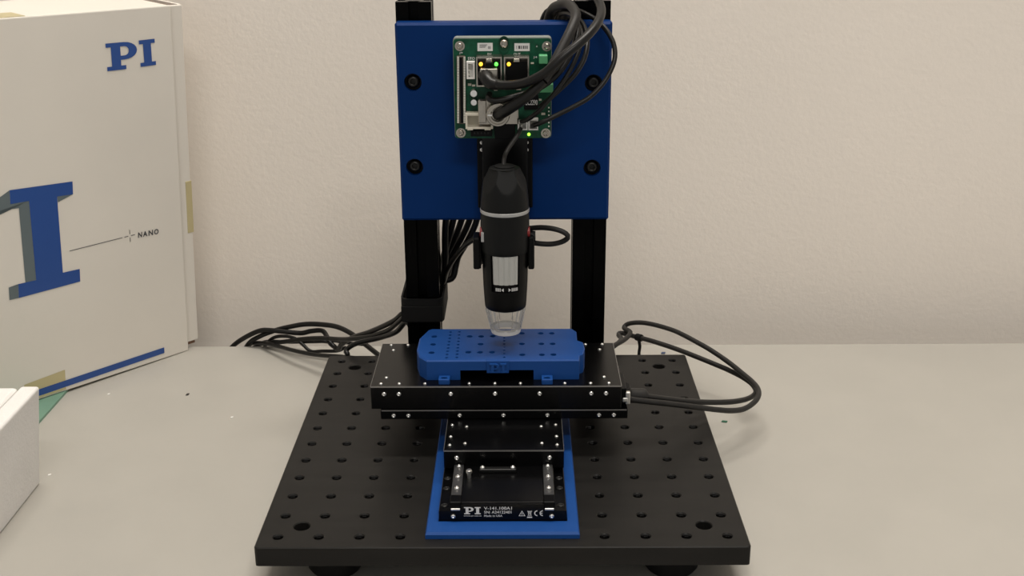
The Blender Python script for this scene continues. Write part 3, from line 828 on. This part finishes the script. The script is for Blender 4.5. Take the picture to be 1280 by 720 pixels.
# half ring behind the barrel
n = 20; V = []
for i in range(n+1):
    a = -0.25+(PI+0.5)*i/n
    V.append([bm.verts.new((MX+r*math.cos(a), MY+r*math.sin(a), z)) for r, z in ((ri, zr0), (ro, zr0), (ro, zr1), (ri, zr1))])
for A, B in zip(V, V[1:]):
    for k in range(4): bm.faces.new((A[k], A[(k+1) % 4], B[(k+1) % 4], B[k]))
bm.faces.new(V[0]); bm.faces.new(V[-1][::-1])
link('clamp_ring', bm, 'scope_plastic', hl, True)
for x0, x1, yt in ((592, 600, 295.5), (660, 668, 294)):
    a = at(x0, 335, y=MY-0.002); b = at(x1, yt, y=MY-0.002)
    bm = new_bm(); box(bm, a.x, b.x, MY-0.006, MY+0.010, a.z, b.z, 0.0012); link('clamp_arm', bm, 'scope_plastic', hl)
bm = new_bm(); lathe(bm, [(0.004, -0.004), (0.004, 0.004)], 16, Matrix.Translation((at(662, 297, y=MY).x, MY+0.002, at(662, 297, y=MY).z)) @ Matrix.Rotation(PI/2, 4, 'Y')); link('hinge', bm, 'scope_plastic', hl, True)
bm = new_bm(); box(bm, MX-0.009, MX+0.009, MY+ri, 0.0462, zr0+0.002, 0.168, 0.001); link('arm', bm, 'scope_plastic', hl)

# ------------------------------------------------------------------ cables
ROUTES = []
def route(key, pts, r, m, part='cable_jacket', parent=None, meta=None, pin=(0, 0), rmax=None):
    """remember a cable run; pts: (pixel x, pixel y, distance plane y) or ('w', x, y, z); all runs are
    laid clear of each other first and turned into tubes afterwards. pin: metres held fast at each end"""
    W = [Vector(p[1:]) if p[0] == 'w' else at(p[0], p[1], y=p[2]) for p in pts]
    C_ = catmull(W, 10); L = [0.0]
    for a, b in zip(C_, C_[1:]): L.append(L[-1]+(b-a).length)
    n = max(6, int(L[-1]/0.002)); P = []; k = 0
    for q in range(n+1):
        t = L[-1]*q/n
        while k < len(L)-2 and L[k+1] < t: k += 1
        P.append(C_[k].lerp(C_[k+1], (t-L[k])/max(L[k+1]-L[k], 1e-9)))
    ROUTES.append(dict(key=key, P=P, r=r, m=m, part=part, parent=parent, meta=meta, pin=pin, rmax=rmax, step=L[-1]/n))
def cable(label, pts, r, m='cable_black', group='cables of the gantry', pin=(0, 0)):
    route(label+str(len(ROUTES)), pts, r, m, 'cable', None, (label, 'cable', group), pin)
def lay_cables(boxes, iters=460, gap=0.0003):
    """push cable runs out of each other and out of the solid boxes, keeping each run smooth"""
    import numpy as np
    P = np.array([tuple(p) for c in ROUTES for p in c['P']]); P0 = P.copy()
    ci = np.concatenate([np.full(len(c['P']), k) for k, c in enumerate(ROUTES)])
    keys = {k: q for q, k in enumerate(dict.fromkeys(c['key'] for c in ROUTES))}
    ki = np.array([keys[ROUTES[k]['key']] for k in ci])
    rad = np.array([(ROUTES[k]['rmax'] or (0.004 if callable(ROUTES[k]['r']) else ROUTES[k]['r'])) for k in ci])
    free = np.ones(len(P)); o = 0; inner = np.zeros(len(P), bool)
    for c in ROUTES:
        n = len(c['P'])
        for q in range(n):
            d0, d1 = q*c['step'], (n-1-q)*c['step']
            f = min(1.0, max(0.0, (d0-c['pin'][0])/0.008) if c['pin'][0] else 1.0, max(0.0, (d1-c['pin'][1])/0.008) if c['pin'][1] else 1.0)
            free[o+q] = f
        inner[o+1:o+n-1] = True
        o += n
    cam_ = np.array(CAM); sign = {}
    for it in range(iters):
        if it % 20 == 0:
            I, J = [], []
            for q in range(len(P)):
                d = ((P[q+1:]-P[q])**2).sum(1)
                w_ = np.nonzero((d < 0.014**2) & (ki[q+1:] != ki[q]))[0]+q+1
                I.append(np.full(len(w_), q)); J.append(w_)
            I = np.concatenate(I); J = np.concatenate(J)
        sep = P[I]-P[J]; d = np.sqrt((sep**2).sum(1)); need = rad[I]+rad[J]+gap-d
        h_ = need > 0
        D = np.zeros_like(P)
        if h_.any():
            a, b, sp_, nd = I[h_], J[h_], sep[h_], need[h_]
            v = P[a]-cam_; v /= np.sqrt((v**2).sum(1))[:, None]
            sd = (sp_*v).sum(1); lat = sp_-v*sd[:, None]
            pk = ki[a].astype(np.int64)*1000+ki[b]
            for u_ in np.unique(pk):
                if u_ not in sign:
                    t = sd[pk == u_].sum(); sign[u_] = 1.0 if t >= 0 else -1.0
            sg = np.array([sign[u_] for u_ in pk])
            dr = lat*0.7+v*(sg*np.maximum(sg*sd, 0.6*(rad[a]+rad[b])))[:, None]
            dr /= np.sqrt((dr**2).sum(1))[:, None]+1e-12
            wa, wb = free[a], free[b]; tot = wa+wb+1e-9
            mv = dr*(np.minimum(nd, 0.0015)*0.55)[:, None]
            cnt = np.zeros(len(P))
            np.add.at(D, a, mv*(wa/tot)[:, None]); np.add.at(D, b, -mv*(wb/tot)[:, None])
            np.add.at(cnt, a, 1); np.add.at(cnt, b, 1)
            D /= np.maximum(1, cnt/2.0)[:, None]
        P = P+D*free[:, None]
        E_ = P-P0
        for _k in range(3 if it < iters-80 else (1 if it < iters-25 else 0)):
            S = E_.copy(); idx = np.nonzero(inner)[0]
            S[idx] = 0.5*E_[idx]+0.25*(E_[idx-1]+E_[idx+1]); E_ = S
        P = P0+E_*np.where(free > 0, 1, 0)[:, None]
        for (x0, x1, y0, y1, z0, z1, axes) in boxes:
            lo = np.array([x0, y0, z0])[None]-rad[:, None]; hi = np.array([x1, y1, z1])[None]+rad[:, None]
            ins = ((P > lo) & (P < hi)).all(1) & (free > 0)
            if not ins.any(): continue
            q = np.nonzero(ins)[0]
            best = np.full(len(q), 9.0); mvv = np.zeros((len(q), 3))
            for ax in axes:
                k = 'xyz'.index(ax[1]); dd = (hi[q, k]-P[q, k]) if ax[0] == '+' else (P[q, k]-lo[q, k])
                t = dd < best; best[t] = dd[t]
                mvv[t] = 0; mvv[t, k] = dd[t]*(1 if ax[0] == '+' else -1)
            P[q] += mvv*0.7
    o = 0
    for c in ROUTES:
        n = len(c['P']); pts = [Vector(p) for p in P[o:o+n]]; o += n; c['Q'] = pts
        if c['part'] is None: continue
        bm = new_bm(); tube(bm, pts, c['r'], 10, smooth=False)
        ob = link(c['part'], bm, c['m'], c['parent'], True, 60)
        if c['meta']: tag(ob, *c['meta'])
G1 = 'cables looping over the circuit board'
# network cable with plug
nc = thing('network_cable', 'thick black cable plugged into the left network jack, arching highest over the plate', 'cable', G1)
pts = [(612, 99, .0215), (620, 104.5, .013), (634, 106.5, .009), (656, 103.5, .005), (680, 92, .002), (704, 71, .003), (728, 51, .009), (746, 31, .022), (752, 13, .040), (744, -4, .058), (727, -6, .074), (711, 0, .088), (698, 10, .097), (688, 28, .100), (681, 60, .100)]
route('network', pts, 0.0031, 'cable_black', parent=nc, pin=(0.02, 0))
a = pbox(206, 232, 320, 300, y=0.0225); bm = new_bm(); box(bm, a[0], a[1], 0.0205, 0.030, a[2], a[3], 0.0006); pg = link('plug', bm, 'nickel', nc)
a = pbox(238, 196, 286, 232, y=0.0225); bm = new_bm(); box(bm, a[0], a[1], 0.0218, 0.028, a[2]-0.0005, a[3], 0.0003); link('latch', bm, 'scope_plastic', pg)
bm = new_bm(); tube(bm, [at(607, 93, y=.024), at(609, 99, y=.018), at(614, 104, y=.0145), at(624, 106, y=.0125)], lambda t: 0.0052-0.0016*t, 10); link('plug_boot', bm, 'cable_black', nc, True, 60)
# motor cable in round connector
kc = thing('motor_cable', 'black cable with grey sleeve leaving the round metal connector on the circuit board', 'cable', G1)
pts = [(622, 144, .0205), (632, 138.5, .012), (648, 128, .008), (664, 116, .007), (679, 101, .008)]
route('motor', pts, lambda t: 0.0039-0.0003*t, 'cable_black', 'strain_relief', kc, pin=(1, 1), rmax=0.0039)
pts = [(679, 101, .008), (690, 84, .013), (703, 60, .021), (714, 38, .030), (720, 20, .042), (713, 8, .060), (702, 7, .072), (691, 12, .084), (685, 28, .089), (681, 60, .089)]
route('motor', pts, 0.0035, 'cable_grey', 'sleeve', kc, pin=(0.006, 0))
# second network/boot: loop tucked below the first
cable('black cable looping low in front of the round connector and behind the sleeved cable',
      [(612, 118, .024), (611, 123, .016), (620, 127, .013), (640, 124, .012), (662, 117, .013), (684, 106, .016), (703, 88, .020), (718, 62, .028), (724, 40, .038), (721, 24, .052), (712, 17, .066), (702, 19, .080), (698, 34, .086), (697, 60, .086)], 0.0022, group=G1, pin=(0.008, 0))
cable('thin dark cable from the lower white socket rising between the thicker cables',
      [(652, 152, .030), (660, 149, .022), (674, 138, .017), (692, 117, .016), (710, 91, .019), (722, 66, .026), (727, 44, .036), (724, 29, .050), (716, 21, .064), (708, 20, .078), (706, 36, .085), (706, 60, .086)], 0.0015, group=G1, pin=(0.008, 0))
cable('thin black cable bowing past the right screw column of the circuit board',
      [(676, 132, .030), (686, 124, .022), (702, 109, .021), (718, 92, .022), (729, 72, .026), (732, 52, .034), (728, 34, .046), (720, 22, .062), (709, 16, .079), (701, 32, .097), (699, 60, .099)], 0.0017, group=G1, pin=(0.008, 0))
cable('thin black cable swinging widest, past the upright and over the plate bolt',
      [(666, 157, .0315), (669, 156, .027), (677, 153, .025), (694, 145, .026), (716, 134, .027), (738, 121, .029), (757, 101, .033), (769, 77, .038), (769, 56, .044), (760, 38, .050), (747, 25, .057), (733, 17, .064), (720, 12, .074), (708, 12, .090), (700, 32, .108), (697, 60, .108)], 0.0017, group=G1, pin=(0.008, 0))
cable('thin black lead rising from the top of the microscope behind the circuit board',
      [(630, 209, MY), (630, 200, .010), (633, 190, .018), (640, 179, .023), (647, 169, .027), (651, 161, .0315)], 0.0015, 'cable_grey', group=G1, pin=(0.006, 0.004))
# bundle behind the top right of the plate
for i, (px, py) in enumerate(((684, 14), (690, 8), (700, 4), (711, 6))):
    b = .112+.006*i
    cable('short black cable strand bunched behind the top edge of the blue plate',
          [(px-5+i*2, 46, b), (px-6, py+14, b), (px+1, py, b-.001), (px+13, py+1, b+.001), (px+21, py+16, b+.002), (px+22, 50, b+.002)], 0.0024, group='strands bunched behind the blue plate')
# microscope side loops
cable('black cable loop standing out beside the microscope clamp', [(652, 287.5, .036), (662, 285.5, .034), (678, 284.5, .030), (694, 286.5, .026), (706, 291, .024), (710, 296.5, .024), (703, 302, .026), (690, 305, .028), (674, 304.5, .030), (652, 301, .036)], 0.0019, 'cable_grey', group='cables around the microscope clamp', pin=(0.004, 0.004))
cable('single dark cable drooping from the microscope clamp to the strapped upright', [(617, 291, .036), (608, 292, .036), (596, 297, .040), (582, 306, .050), (569, 320, .066), (559, 336, .085), (553.5, 350, .103), (541, 370, .1045), (527, 398, .1045)], 0.0019, group='cables around the microscope clamp', pin=(0.004, 0))
# bundle from behind the plate to the strapped post
GB = 'cables hanging behind the blue plate to the strap'
for i, (xt, xm, xs_, ys_) in enumerate(((557, 554, -.072, .1085), (567, 556, -.066, .1105), (577, 558, -.071, .1150), (586, 561, -.0645, .1170), (594, 566, -.0585, .1130))):
    cable('black cable slanting from behind the blue plate down to the strap on the upright',
          [(xt+4, 252, .088+.004*i), (xt, 276, .091+.004*i), (xm+(xt-xm)*0.55, 300, .097+.003*i), (xm+1, 322, .103+.0025*i), (xm-4, 345, ys_), ('w', min(xs_+.006, -.0535), ys_, .078), ('w', xs_, ys_, .058), ('w', xs_-.001, ys_, .044)], 0.0026, group=GB)
# cables leaving the strap to the left
C = lambda cx, cy, y: (280+cx/4.923, 380+cy/4.923, y)
GL = 'cables fanning out over the back of the table'
T0 = TABLE+0.003
cable('black cable from the strap crossing the far corner of the breadboard uppermost', [('w', -.0745, .1215, .056), (508, 390.5, .122), C(1095, 62, .124), C(1040, 107, .135), C(900, 172, .165), C(800, 205, .185), C(735, 245, .200), C(705, 275, .210), C(640, 215, .225), C(610, 166, .235), C(540, 168, .238), C(480, 181, .240), C(380, 174, .243), C(300, 164, .246), C(230, 164, .249), C(150, 196, .253), C(70, 246, .262), C(20, 300, .275)], 0.0023, group=GL)
cable('black cable from the strap dropping steeply at the back edge of the breadboard', [('w', -.0740, .1040, .040), (508, 402, .106), C(1060, 170, .124), C(960, 205, .146), C(820, 240, .156), C(760, 275, .160), C(752, 300, .157), ('w', at(434.5, 444, y=.1555).x, .1560, at(434.5, 444, y=.1555).z), ('w', at(435, 444, y=.1555).x, .1565, TABLE+0.0022)], 0.0022, group=GL)
cable('black cable from the strap running just below the uppermost one', [('w', -.0745, .1145, .048), (508, 396, .115), C(1090, 105, .122), C(1010, 165, .142), C(900, 200, .160), C(780, 215, .178), C(700, 215, .195), C(600, 207, .210), C(480, 211, .225), C(360, 228, .240), C(240, 243, .252), C(180, 270, .268)], 0.0021, group=GL)
cable('black cable arching highest over the table behind the breadboard', [C(985, 345, .168), C(940, 305, .175), C(870, 250, .190), C(790, 187, .205), C(700, 143, .218), C(600, 128, .228), C(500, 128, .236), C(400, 147, .243), C(310, 172, .248), C(240, 200, .252), C(170, 243, .259), C(120, 300, .272)], 0.0023, group=GL)
cable('black cable kinked in a small tent shape on the back of the table', [C(745, 268, .205), C(690, 288, .212), C(600, 290, .218), C(530, 292, .222), C(480, 252, .226), C(430, 214, .230), C(370, 197, .235), C(310, 204, .242), C(265, 236, .252), C(230, 300, .272)], 0.0016, group=GL)
cable('black cable lying lowest along the table to the breadboard edge', [C(800, 332, .160), C(700, 322, .172), C(620, 318, .182), C(540, 309, .194), C(430, 286, .210), C(330, 258, .230), C(240, 240, .249), C(170, 245, .262), C(120, 300, .275)], 0.0019, group=GL)
cable('black cable stretched almost level through the middle of the fan', [C(860, 250, .188), C(760, 243, .200), C(680, 238, .210), C(520, 238, .226), C(400, 242, .240), C(290, 239, .2495), C(215, 249, .264), C(180, 305, .279)], 0.0015, group=GL)
# strap
sp = thing('cable_strap', 'black hook and loop strap wrapped around the upright and its cables', 'strap')
bm = new_bm()
zs0, zs1 = at(527, 401, y=0.075).z, at(527, 372, y=0.075).z
o = rrect(-0.0795, -0.0468, 0.0715, 0.131, 0.006, 4); i_ = inset(o, 0.0014); n = len(o)
A = [[bm.verts.new((x, y, z)) for x, y in pl] for pl, z in ((o, zs0), (o, zs1), (i_, zs1), (i_, zs0))]
for k in range(4):
    P, Q = A[k], A[(k+1) % 4]
    for j in range(n): bm.faces.new((P[j], P[(j+1) % n], Q[(j+1) % n], Q[j]))
link('strap_band', bm, 'rubber', sp, True)
bm = new_bm(); box(bm, -0.079, -0.0475, 0.0700, 0.0716, zs0+0.001, zs1-0.0055, 0.0004); link('strap_tail', bm, 'rubber', sp)
# looped cables on the right of the upper stage
R_ = lambda cx, cy, y: (740+cx/4.5, 380+cy/4.5, y)
GR = 'cables looping from the end of the upper stage'
rc1 = thing('stage_cable', 'dark cable from the end of the upper stage, running straighter and lower in the loop', 'cable', GR)
pts = [('w', 0.083, -0.012, 0.0425), R_(215, 515, -.010), R_(290, 519, -.006), R_(400, 532, .004), R_(500, 543, .014), R_(600, 551, .026), R_(700, 553, .038), R_(800, 548, .050), R_(880, 530, .064), R_(922, 497, .080), R_(905, 455, .096), R_(850, 413, .108), R_(770, 372, .120), R_(700, 342, .130), R_(550, 281, .150), R_(450, 243, .165), R_(330, 203, .182), R_(240, 178, .196), R_(165, 158, .208), R_(150, 170, .200), R_(165, 195, .180), R_(120, 235, .158), R_(70, 265, .145), ('w', 0.0705, 0.118, 0.010), ('w', 0.0665, 0.1035, 0.050), ('w', 0.0665, 0.1030, 0.110), ('w', 0.0665, 0.1030, 0.180)]
route('stage1', pts, 0.0021, 'cable_grey', parent=rc1, pin=(0.022, 0.01))
W = [Vector(pts[0][1:])]
route('stage1', [pts[0], (784, 493.5, -.010), (802, 494.5, -.007), (806, 495.5, -.006)], 0.0052, None, None, pin=(1, 1), rmax=0.0053)
bm = new_bm(); tube(bm, [W[0], at(784, 493.5, y=-.010), at(802, 494.5, y=-.007), at(806, 495.5, y=-.006)], lambda t: 0.0052-0.0010*(t > .8), 12, 6); link('cable_boot', bm, 'cable_grey', rc1, True, 60)
rc2 = thing('stage_cable', 'dark cable from the end of the upper stage, bulging wider and higher in the loop', 'cable', GR)
pts = [('w', 0.083, -0.020, 0.0405), R_(215, 535, -.018), R_(300, 545, -.014), R_(400, 556, -.006), R_(500, 568, .004), R_(600, 581, .014), R_(700, 594, .022), R_(780, 600, .030), R_(850, 592, .040), R_(905, 560, .052), R_(935, 520, .064), R_(932, 478, .078), R_(900, 438, .090), R_(850, 395, .102), R_(790, 345, .116), R_(730, 301, .128), R_(660, 255, .140), R_(600, 221, .150), R_(520, 178, .164), R_(450, 147, .176), R_(350, 119, .192), R_(270, 108, .204), R_(205, 116, .212), R_(180, 140, .210), R_(215, 165, .195), R_(190, 200, .175), R_(140, 232, .158), R_(90, 258, .145), ('w', 0.0645, 0.118, 0.010), ('w', 0.0605, 0.1035, 0.050), ('w', 0.0605, 0.1030, 0.110), ('w', 0.0605, 0.1030, 0.180)]
route('stage2', pts, 0.0021, 'cable_grey', parent=rc2, pin=(0.006, 0.01))
# solid neighbours the cables must stay outside of (with the ways out)
lay_cables([(-0.0748, 0.0762, 0.0620, 0.0750, 0.1434, 0.2856, ('-y', '+y', '+z', '-z')),
            (-0.0750, -0.0500, 0.0750, 0.1000, 0.0, 0.2985, ('+x', '-x', '+y')),
            (0.0507, 0.0757, 0.0750, 0.1000, 0.0, 0.2985, ('-x', '+x', '+y', '+z')),
            (-0.15, 0.15, -0.15, 0.15, -0.0127, 0.0, ('+z', '+y')),
            (-0.9, 1.1, -0.42, 0.2535, TABLE-0.03, TABLE, ('+z', '+y')),
            (-1.0, 1.0, 0.320, 0.42, -0.8, 1.9, ('-y',)),
            (-0.0914, 0.0806, -0.0300, 0.0490, 0.0269, 0.0520, ('+x', '+z', '+y'))])
# tie wound around one strand of the loop, its tail hanging to the table
q1 = next(c['Q'] for c in ROUTES if c['key'] == 'stage1' and c['part']); q2 = next(c['Q'] for c in ROUTES if c['key'] == 'stage2')
best = None
for k in range(3, len(q1)-3):
    d = q1[k]-CAM; px, py = 640+FPX*d.dot(_r)/d.dot(_f), 360-FPX*d.dot(_u)/d.dot(_f)
    if 784 < px < 800 and py < 432 and q1[k].y > 0.17:
        m_ = min((q1[k]-p).length for p in q2)
        m_ = min(m_, min((q1[k]-q1[i]).length for i in range(len(q1)) if abs(i-k) > 8))
        if best is None or m_ > best[0]: best = (m_, k)
k = best[1]; tp = q1[k]; td = (q1[k+1]-q1[k-1]).normalized()
sp = thing('cable_tie', 'small black tie wound around the looped cable behind the breadboard, tail on the table', 'cable tie')
bm = new_bm(); Tt = Matrix.Translation(tp) @ td.to_track_quat('Z', 'Y').to_matrix().to_4x4()
lathe(bm, [(0.0019, -0.0034), (0.0031, -0.0030), (0.0033, -0.0010), (0.0030, 0.0), (0.0033, 0.0010), (0.0031, 0.0030), (0.0019, 0.0034)], 16, Tt); link('tie_band', bm, 'rubber', sp, True)
bm = new_bm(); tube(bm, [tp+Vector((0, 0, -0.0028)), tp+Vector((0.001, 0.001, -0.009)), Vector((tp.x+0.0005, tp.y+0.001, (tp.z+TABLE)/2)), Vector((tp.x+0.001, tp.y+0.002, TABLE+0.004)), Vector((tp.x+0.005, tp.y+0.002, TABLE+0.0012))], 0.0014, 8, 6); link('tie_tail', bm, 'rubber', sp, True)

# ------------------------------------------------------------------ product box
bx = thing('product_box', 'large white cardboard box with blue lettering standing on the table by the wall', 'box')
h = Vector((0.643, 0.765, -0.018)).normalized()
u = Vector((0.064, -0.014, 0.998)); u = (u-h*u.dot(h)).normalized()
nn = h.cross(u).normalized()                   # out of the printed face
c0 = at(236, 438, z=TABLE)
BH = 0.3145; BW = 0.300; BD = 0.085
TB = Matrix((( -h.x, u.x, nn.x, c0.x), (-h.y, u.y, nn.y, c0.y), (-h.z, u.z, nn.z, c0.z), (0, 0, 0, 1)))   # local: x left along face, y up, z out
def bxp(px, py, off=0.0):
    p = atp(px, py, c0+nn*off, nn)-c0; return (-p.dot(h), p.dot(u))
bm = new_bm()
def lbox(bm, x0, x1, y0, y1, z0, z1, bev=0.0):
    b2 = bmesh.new(); box(b2, x0, x1, y0, y1, z0, z1, bev)
    me = bpy.data.meshes.new('tmp'); b2.to_mesh(me); b2.free()
    me.transform(TB); bm.from_mesh(me); bpy.data.meshes.remove(me)
lbox(bm, 0.001, BW, 0.001, BH-0.003, -BD, -0.0032, 0.001); link('box_body', bm, 'carton_white', bx)
bm = new_bm(); lbox(bm, 0.0, BW, 0.0, BH, -0.0030, 0.0, 0.001); fp = link('front_panel', bm, 'carton_white', bx)
bm = new_bm(); lbox(bm, 0.001, BW, BH-0.003, BH, -BD, -0.002, 0.001); link('top_flap', bm, 'carton_white', bx)
bm = new_bm(); lbox(bm, -0.0140, -0.0006, 0.006, BH-0.001, -0.0075, -0.0045, 0.0008); link('side_hem', bm, 'carton_white', bx)
bm = new_bm(); lbox(bm, -0.0142, -0.0112, 0.006, BH-0.0005, -BD, -0.0070, 0.0004); link('side_panel', bm, 'carton_white', bx)
bm = new_bm(); lbox(bm, -0.0112, 0.0012, BH-0.010, BH-0.004, -BD, -0.0060); lbox(bm, 0.0004, 0.0009, BH-0.0032, BH-0.0002, -BD, -0.0025); link('raw_edge', bm, 'carton_brown', bx)
bm = new_bm(); lbox(bm, -0.0112, 0.0, 0.003, 0.0085, -0.03, -0.0060); link('raw_edge', bm, 'carton_brown', bx)
# prints
def pr_poly(bm, pts, off=0.0004):
    bm.faces.new([bm.verts.new(TB @ Vector((*bxp(px, py), off))) for px, py in pts])
b3 = lambda *p: [(x/3, 200+y/3) for x, y in p]
bm = new_bm()
for p in (b3((35,113),(271,80),(273,128),(213,136.5),(108,153),(38,165)), b3((108,153),(213,136.5),(235,422),(135,450)), b3((70,517),(68,465),(135,450),(235,422),(298,408),(300,455))): pr_poly(bm, p)
link('large_letter', bm, 'ink_blue', fp)
bm = new_bm()
for p in (b3((-40,168),(35,113),(38,165),(-36,222)), b3((-36,222),(38,165),(108,153),(70,180),(0,190)), b3((70,180),(108,153),(135,450),(95,462)), b3((32,478),(68,465),(70,517),(35,525)), b3((32,478),(95,462),(135,450),(68,465)), b3((213,136.5),(273,128),(217,158))): pr_poly(bm, p, 0.0003)
link('letter_shading', bm, 'ink_slate', fp)
# small logo
TP = TB
def quadp(tl, tr, br, bl):
    return [bxp(*p) for p in (tl, tr, br, bl)]
def mapq(q, polys, w, hh):
    tl, tr, br, bl = [Vector(p) for p in q]; out = []
    for p in polys:
        out.append([tuple(bl*(1-x/w)*(1-y/hh)+br*(x/w)*(1-y/hh)+tr*(x/w)*(y/hh)+tl*(1-x/w)*(y/hh)) for x, y in p])
    return out
bm = new_bm()
flat(bm, mapq(quadp((131.3, 54.5), (170.5, 51), (172, 84.5), (134, 89)), letter_P(0, 0, 1.0, 0.85), 1.0, 0.85), TB, 0.0004)
flat(bm, mapq(quadp((173, 50.5), (192.8, 48.3), (194.8, 81), (175.5, 83.6)), letter_I(0, 0, 0.55, 0.85), 0.55, 0.85), TB, 0.0004)
link('small_logo', bm, 'ink_blue', fp)
bm = new_bm(); pr_poly(bm, [(20, 496), (205, 434), (205.3, 441), (20, 504.5)]); link('printed_stripe', bm, 'ink_blue', fp)
bm = new_bm()
def stroke(a, b, wpx):
    a = Vector(a); b = Vector(b); d = (b-a).normalized(); s = Vector((-d.y, d.x))*wpx/2
    pr_poly(bm, [tuple(a+s), tuple(b+s), tuple(b-s), tuple(a-s)])
B3 = lambda x, y: (x/3, 200+y/3)
for a, b in (((260, 341), (458, 291)), ((466, 289), (480, 285.5)), ((490, 283), (505, 279.5)), ((485, 262), (486, 278)), ((487, 290), (488, 306))): stroke(B3(*a), B3(*b), 0.75)
link('callout_line', bm, 'ink_dark', fp)
for ch, xa, xb in (('N', 517, 532), ('A', 535, 552), ('N', 556, 573), ('O', 577, 594)):
    yb = lambda x: 291.5-(x-517)*0.19
    q = quadp(B3(xa, yb(xa)-20), B3(xb, yb(xb)-20), B3(xb, yb(xb)), B3(xa, yb(xa)))
    xs = [p[0] for p in q]
    # small sheared letter on the face
    tl, tr, br, bl = [Vector(p) for p in q]
    t = fit_text('callout_text', ch, 0, 1, 0, 1, Matrix(), 'ink_dark', fp, bold=0.03)
    for v in t.data.vertices:
        x, y = v.co.x, v.co.y
        p = bl*(1-x)*(1-y)+br*x*(1-y)+tr*x*y+tl*(1-x)*y
        v.co = TB @ Vector((p.x, p.y, 0.0004))
# tapes
bm = new_bm(); pr_poly(bm, [(30, 481), (81, 462), (82.5, 486.5), (30, 503.5)], 0.00025); link('tape_patch', bm, 'tape', bx)
bm = new_bm(); 
a = bxp(237, 226, -0.0045); b = bxp(241, 290, -0.0045)
lbox(bm, -0.0148, -0.0085, b[1], a[1], -0.020, -0.0041, 0.0003); link('tape_patch', bm, 'tape', bx)
bm = new_bm(); pa = bxp(33, 27)
lbox(bm, pa[0], BW, BH-0.0005, BH+0.0004, -0.022, -0.001); link('tape_patch', bm, 'tape', bx)

# ------------------------------------------------------------------ green sheet, foam box, crumbs
a = at(79, 493, z=TABLE+0.002); b = at(50, 525.5, z=TABLE+0.002)
d = (a-b); d.z = 0; d.normalize(); s = Vector((-d.y, d.x, 0))
bm = new_bm()
q = [b-d*0.10, a+d*0.012, a+d*0.012+s*0.09, b-d*0.10+s*0.09]
A = [bm.verts.new((p.x, p.y, TABLE)) for p in q]; B = [bm.verts.new((p.x, p.y, TABLE+0.0022)) for p in q]
bm.faces.new(A[::-1]); bm.faces.new(B)
for i in range(4): bm.faces.new((A[i], A[(i+1) % 4], B[(i+1) % 4], B[i]))
tag(link('green_sheet', bm, 'green_sheet'), 'thin green plastic sheet under the corner of the lettered box', 'sheet')
fb = thing('foam_box', 'white foam box with a lidded top at the edge of the table', 'box')
FZ = 0.0445
def tapered(bm, x0, xb, xt, y0, y1, z0, z1, bev):
    box(bm, x0, 0, y0, y1, z0, z1)
    for v in bm.verts:
        if v.co.x == 0: v.co.x = xb if v.co.z < (z0+z1)/2 else xt
    bmesh.ops.bevel(bm, geom=bm.edges[:], offset=bev, segments=3, profile=0.5, affect='EDGES')
xs = lambda z: -0.3376+0.0105*(z-TABLE)/(FZ-TABLE)
xe = at(28, 480, z=FZ).x
bm = new_bm(); tapered(bm, xe, xs(TABLE), xs(FZ), -0.28, -0.0092, TABLE, FZ, 0.0022); link('side_wall', bm, 'foam', fb)
bm = new_bm(); box(bm, -0.47, xe-0.0012, -0.279, -0.0100, TABLE, FZ-0.012, 0.002, 2); link('box_body', bm, 'foam', fb)
bm = new_bm(); box(bm, -0.47, xe-0.0014, -0.278, -0.0100, FZ-0.0122, FZ-0.0005, 0.003, 3); link('lid', bm, 'foam', fb)
def crumb(px, py, sx, sy, sz, rz, m, label, name='plastic_scrap', cat='scrap', group=None):
    p = at(px, py, z=TABLE); b2 = new_bm()
    vs = []
    box(b2, -sx/2, sx/2, -sy/2, sy/2, 0, sz, min(sx, sy, sz)*0.25, 1)
    for v in b2.verts: v.co.x += (v.co.y)*0.3
    o = link(name, b2, m); o.location = (p.x, p.y, TABLE-0.0001); o.rotation_euler = (0, 0, rz)
    tag(o, label, cat, group)
crumb(905.5, 527.5, 0.0042, 0.0024, 0.001, -0.3, 'green_chip', 'small dark green plastic scrap on the table')
crumb(829, 442, 0.0036, 0.003, 0.0014, 0.0, 'blue_chip', 'small dark blue scrap on the table behind the breadboard')
crumb(234.5, 493.5, 0.0022, 0.003, 0.001, 0.2, 'dark_chip', 'tiny dark brown crumb on the bare table', 'crumb', 'crumb')
for px, py in ((136, 493), (62, 594), (290, 522)):
    crumb(px, py, 0.0020, 0.0018, 0.0008, 0.4, 'foam', 'tiny white foam crumb on the table beside the boxes', 'crumb', 'crumb', 'white crumbs on the table')
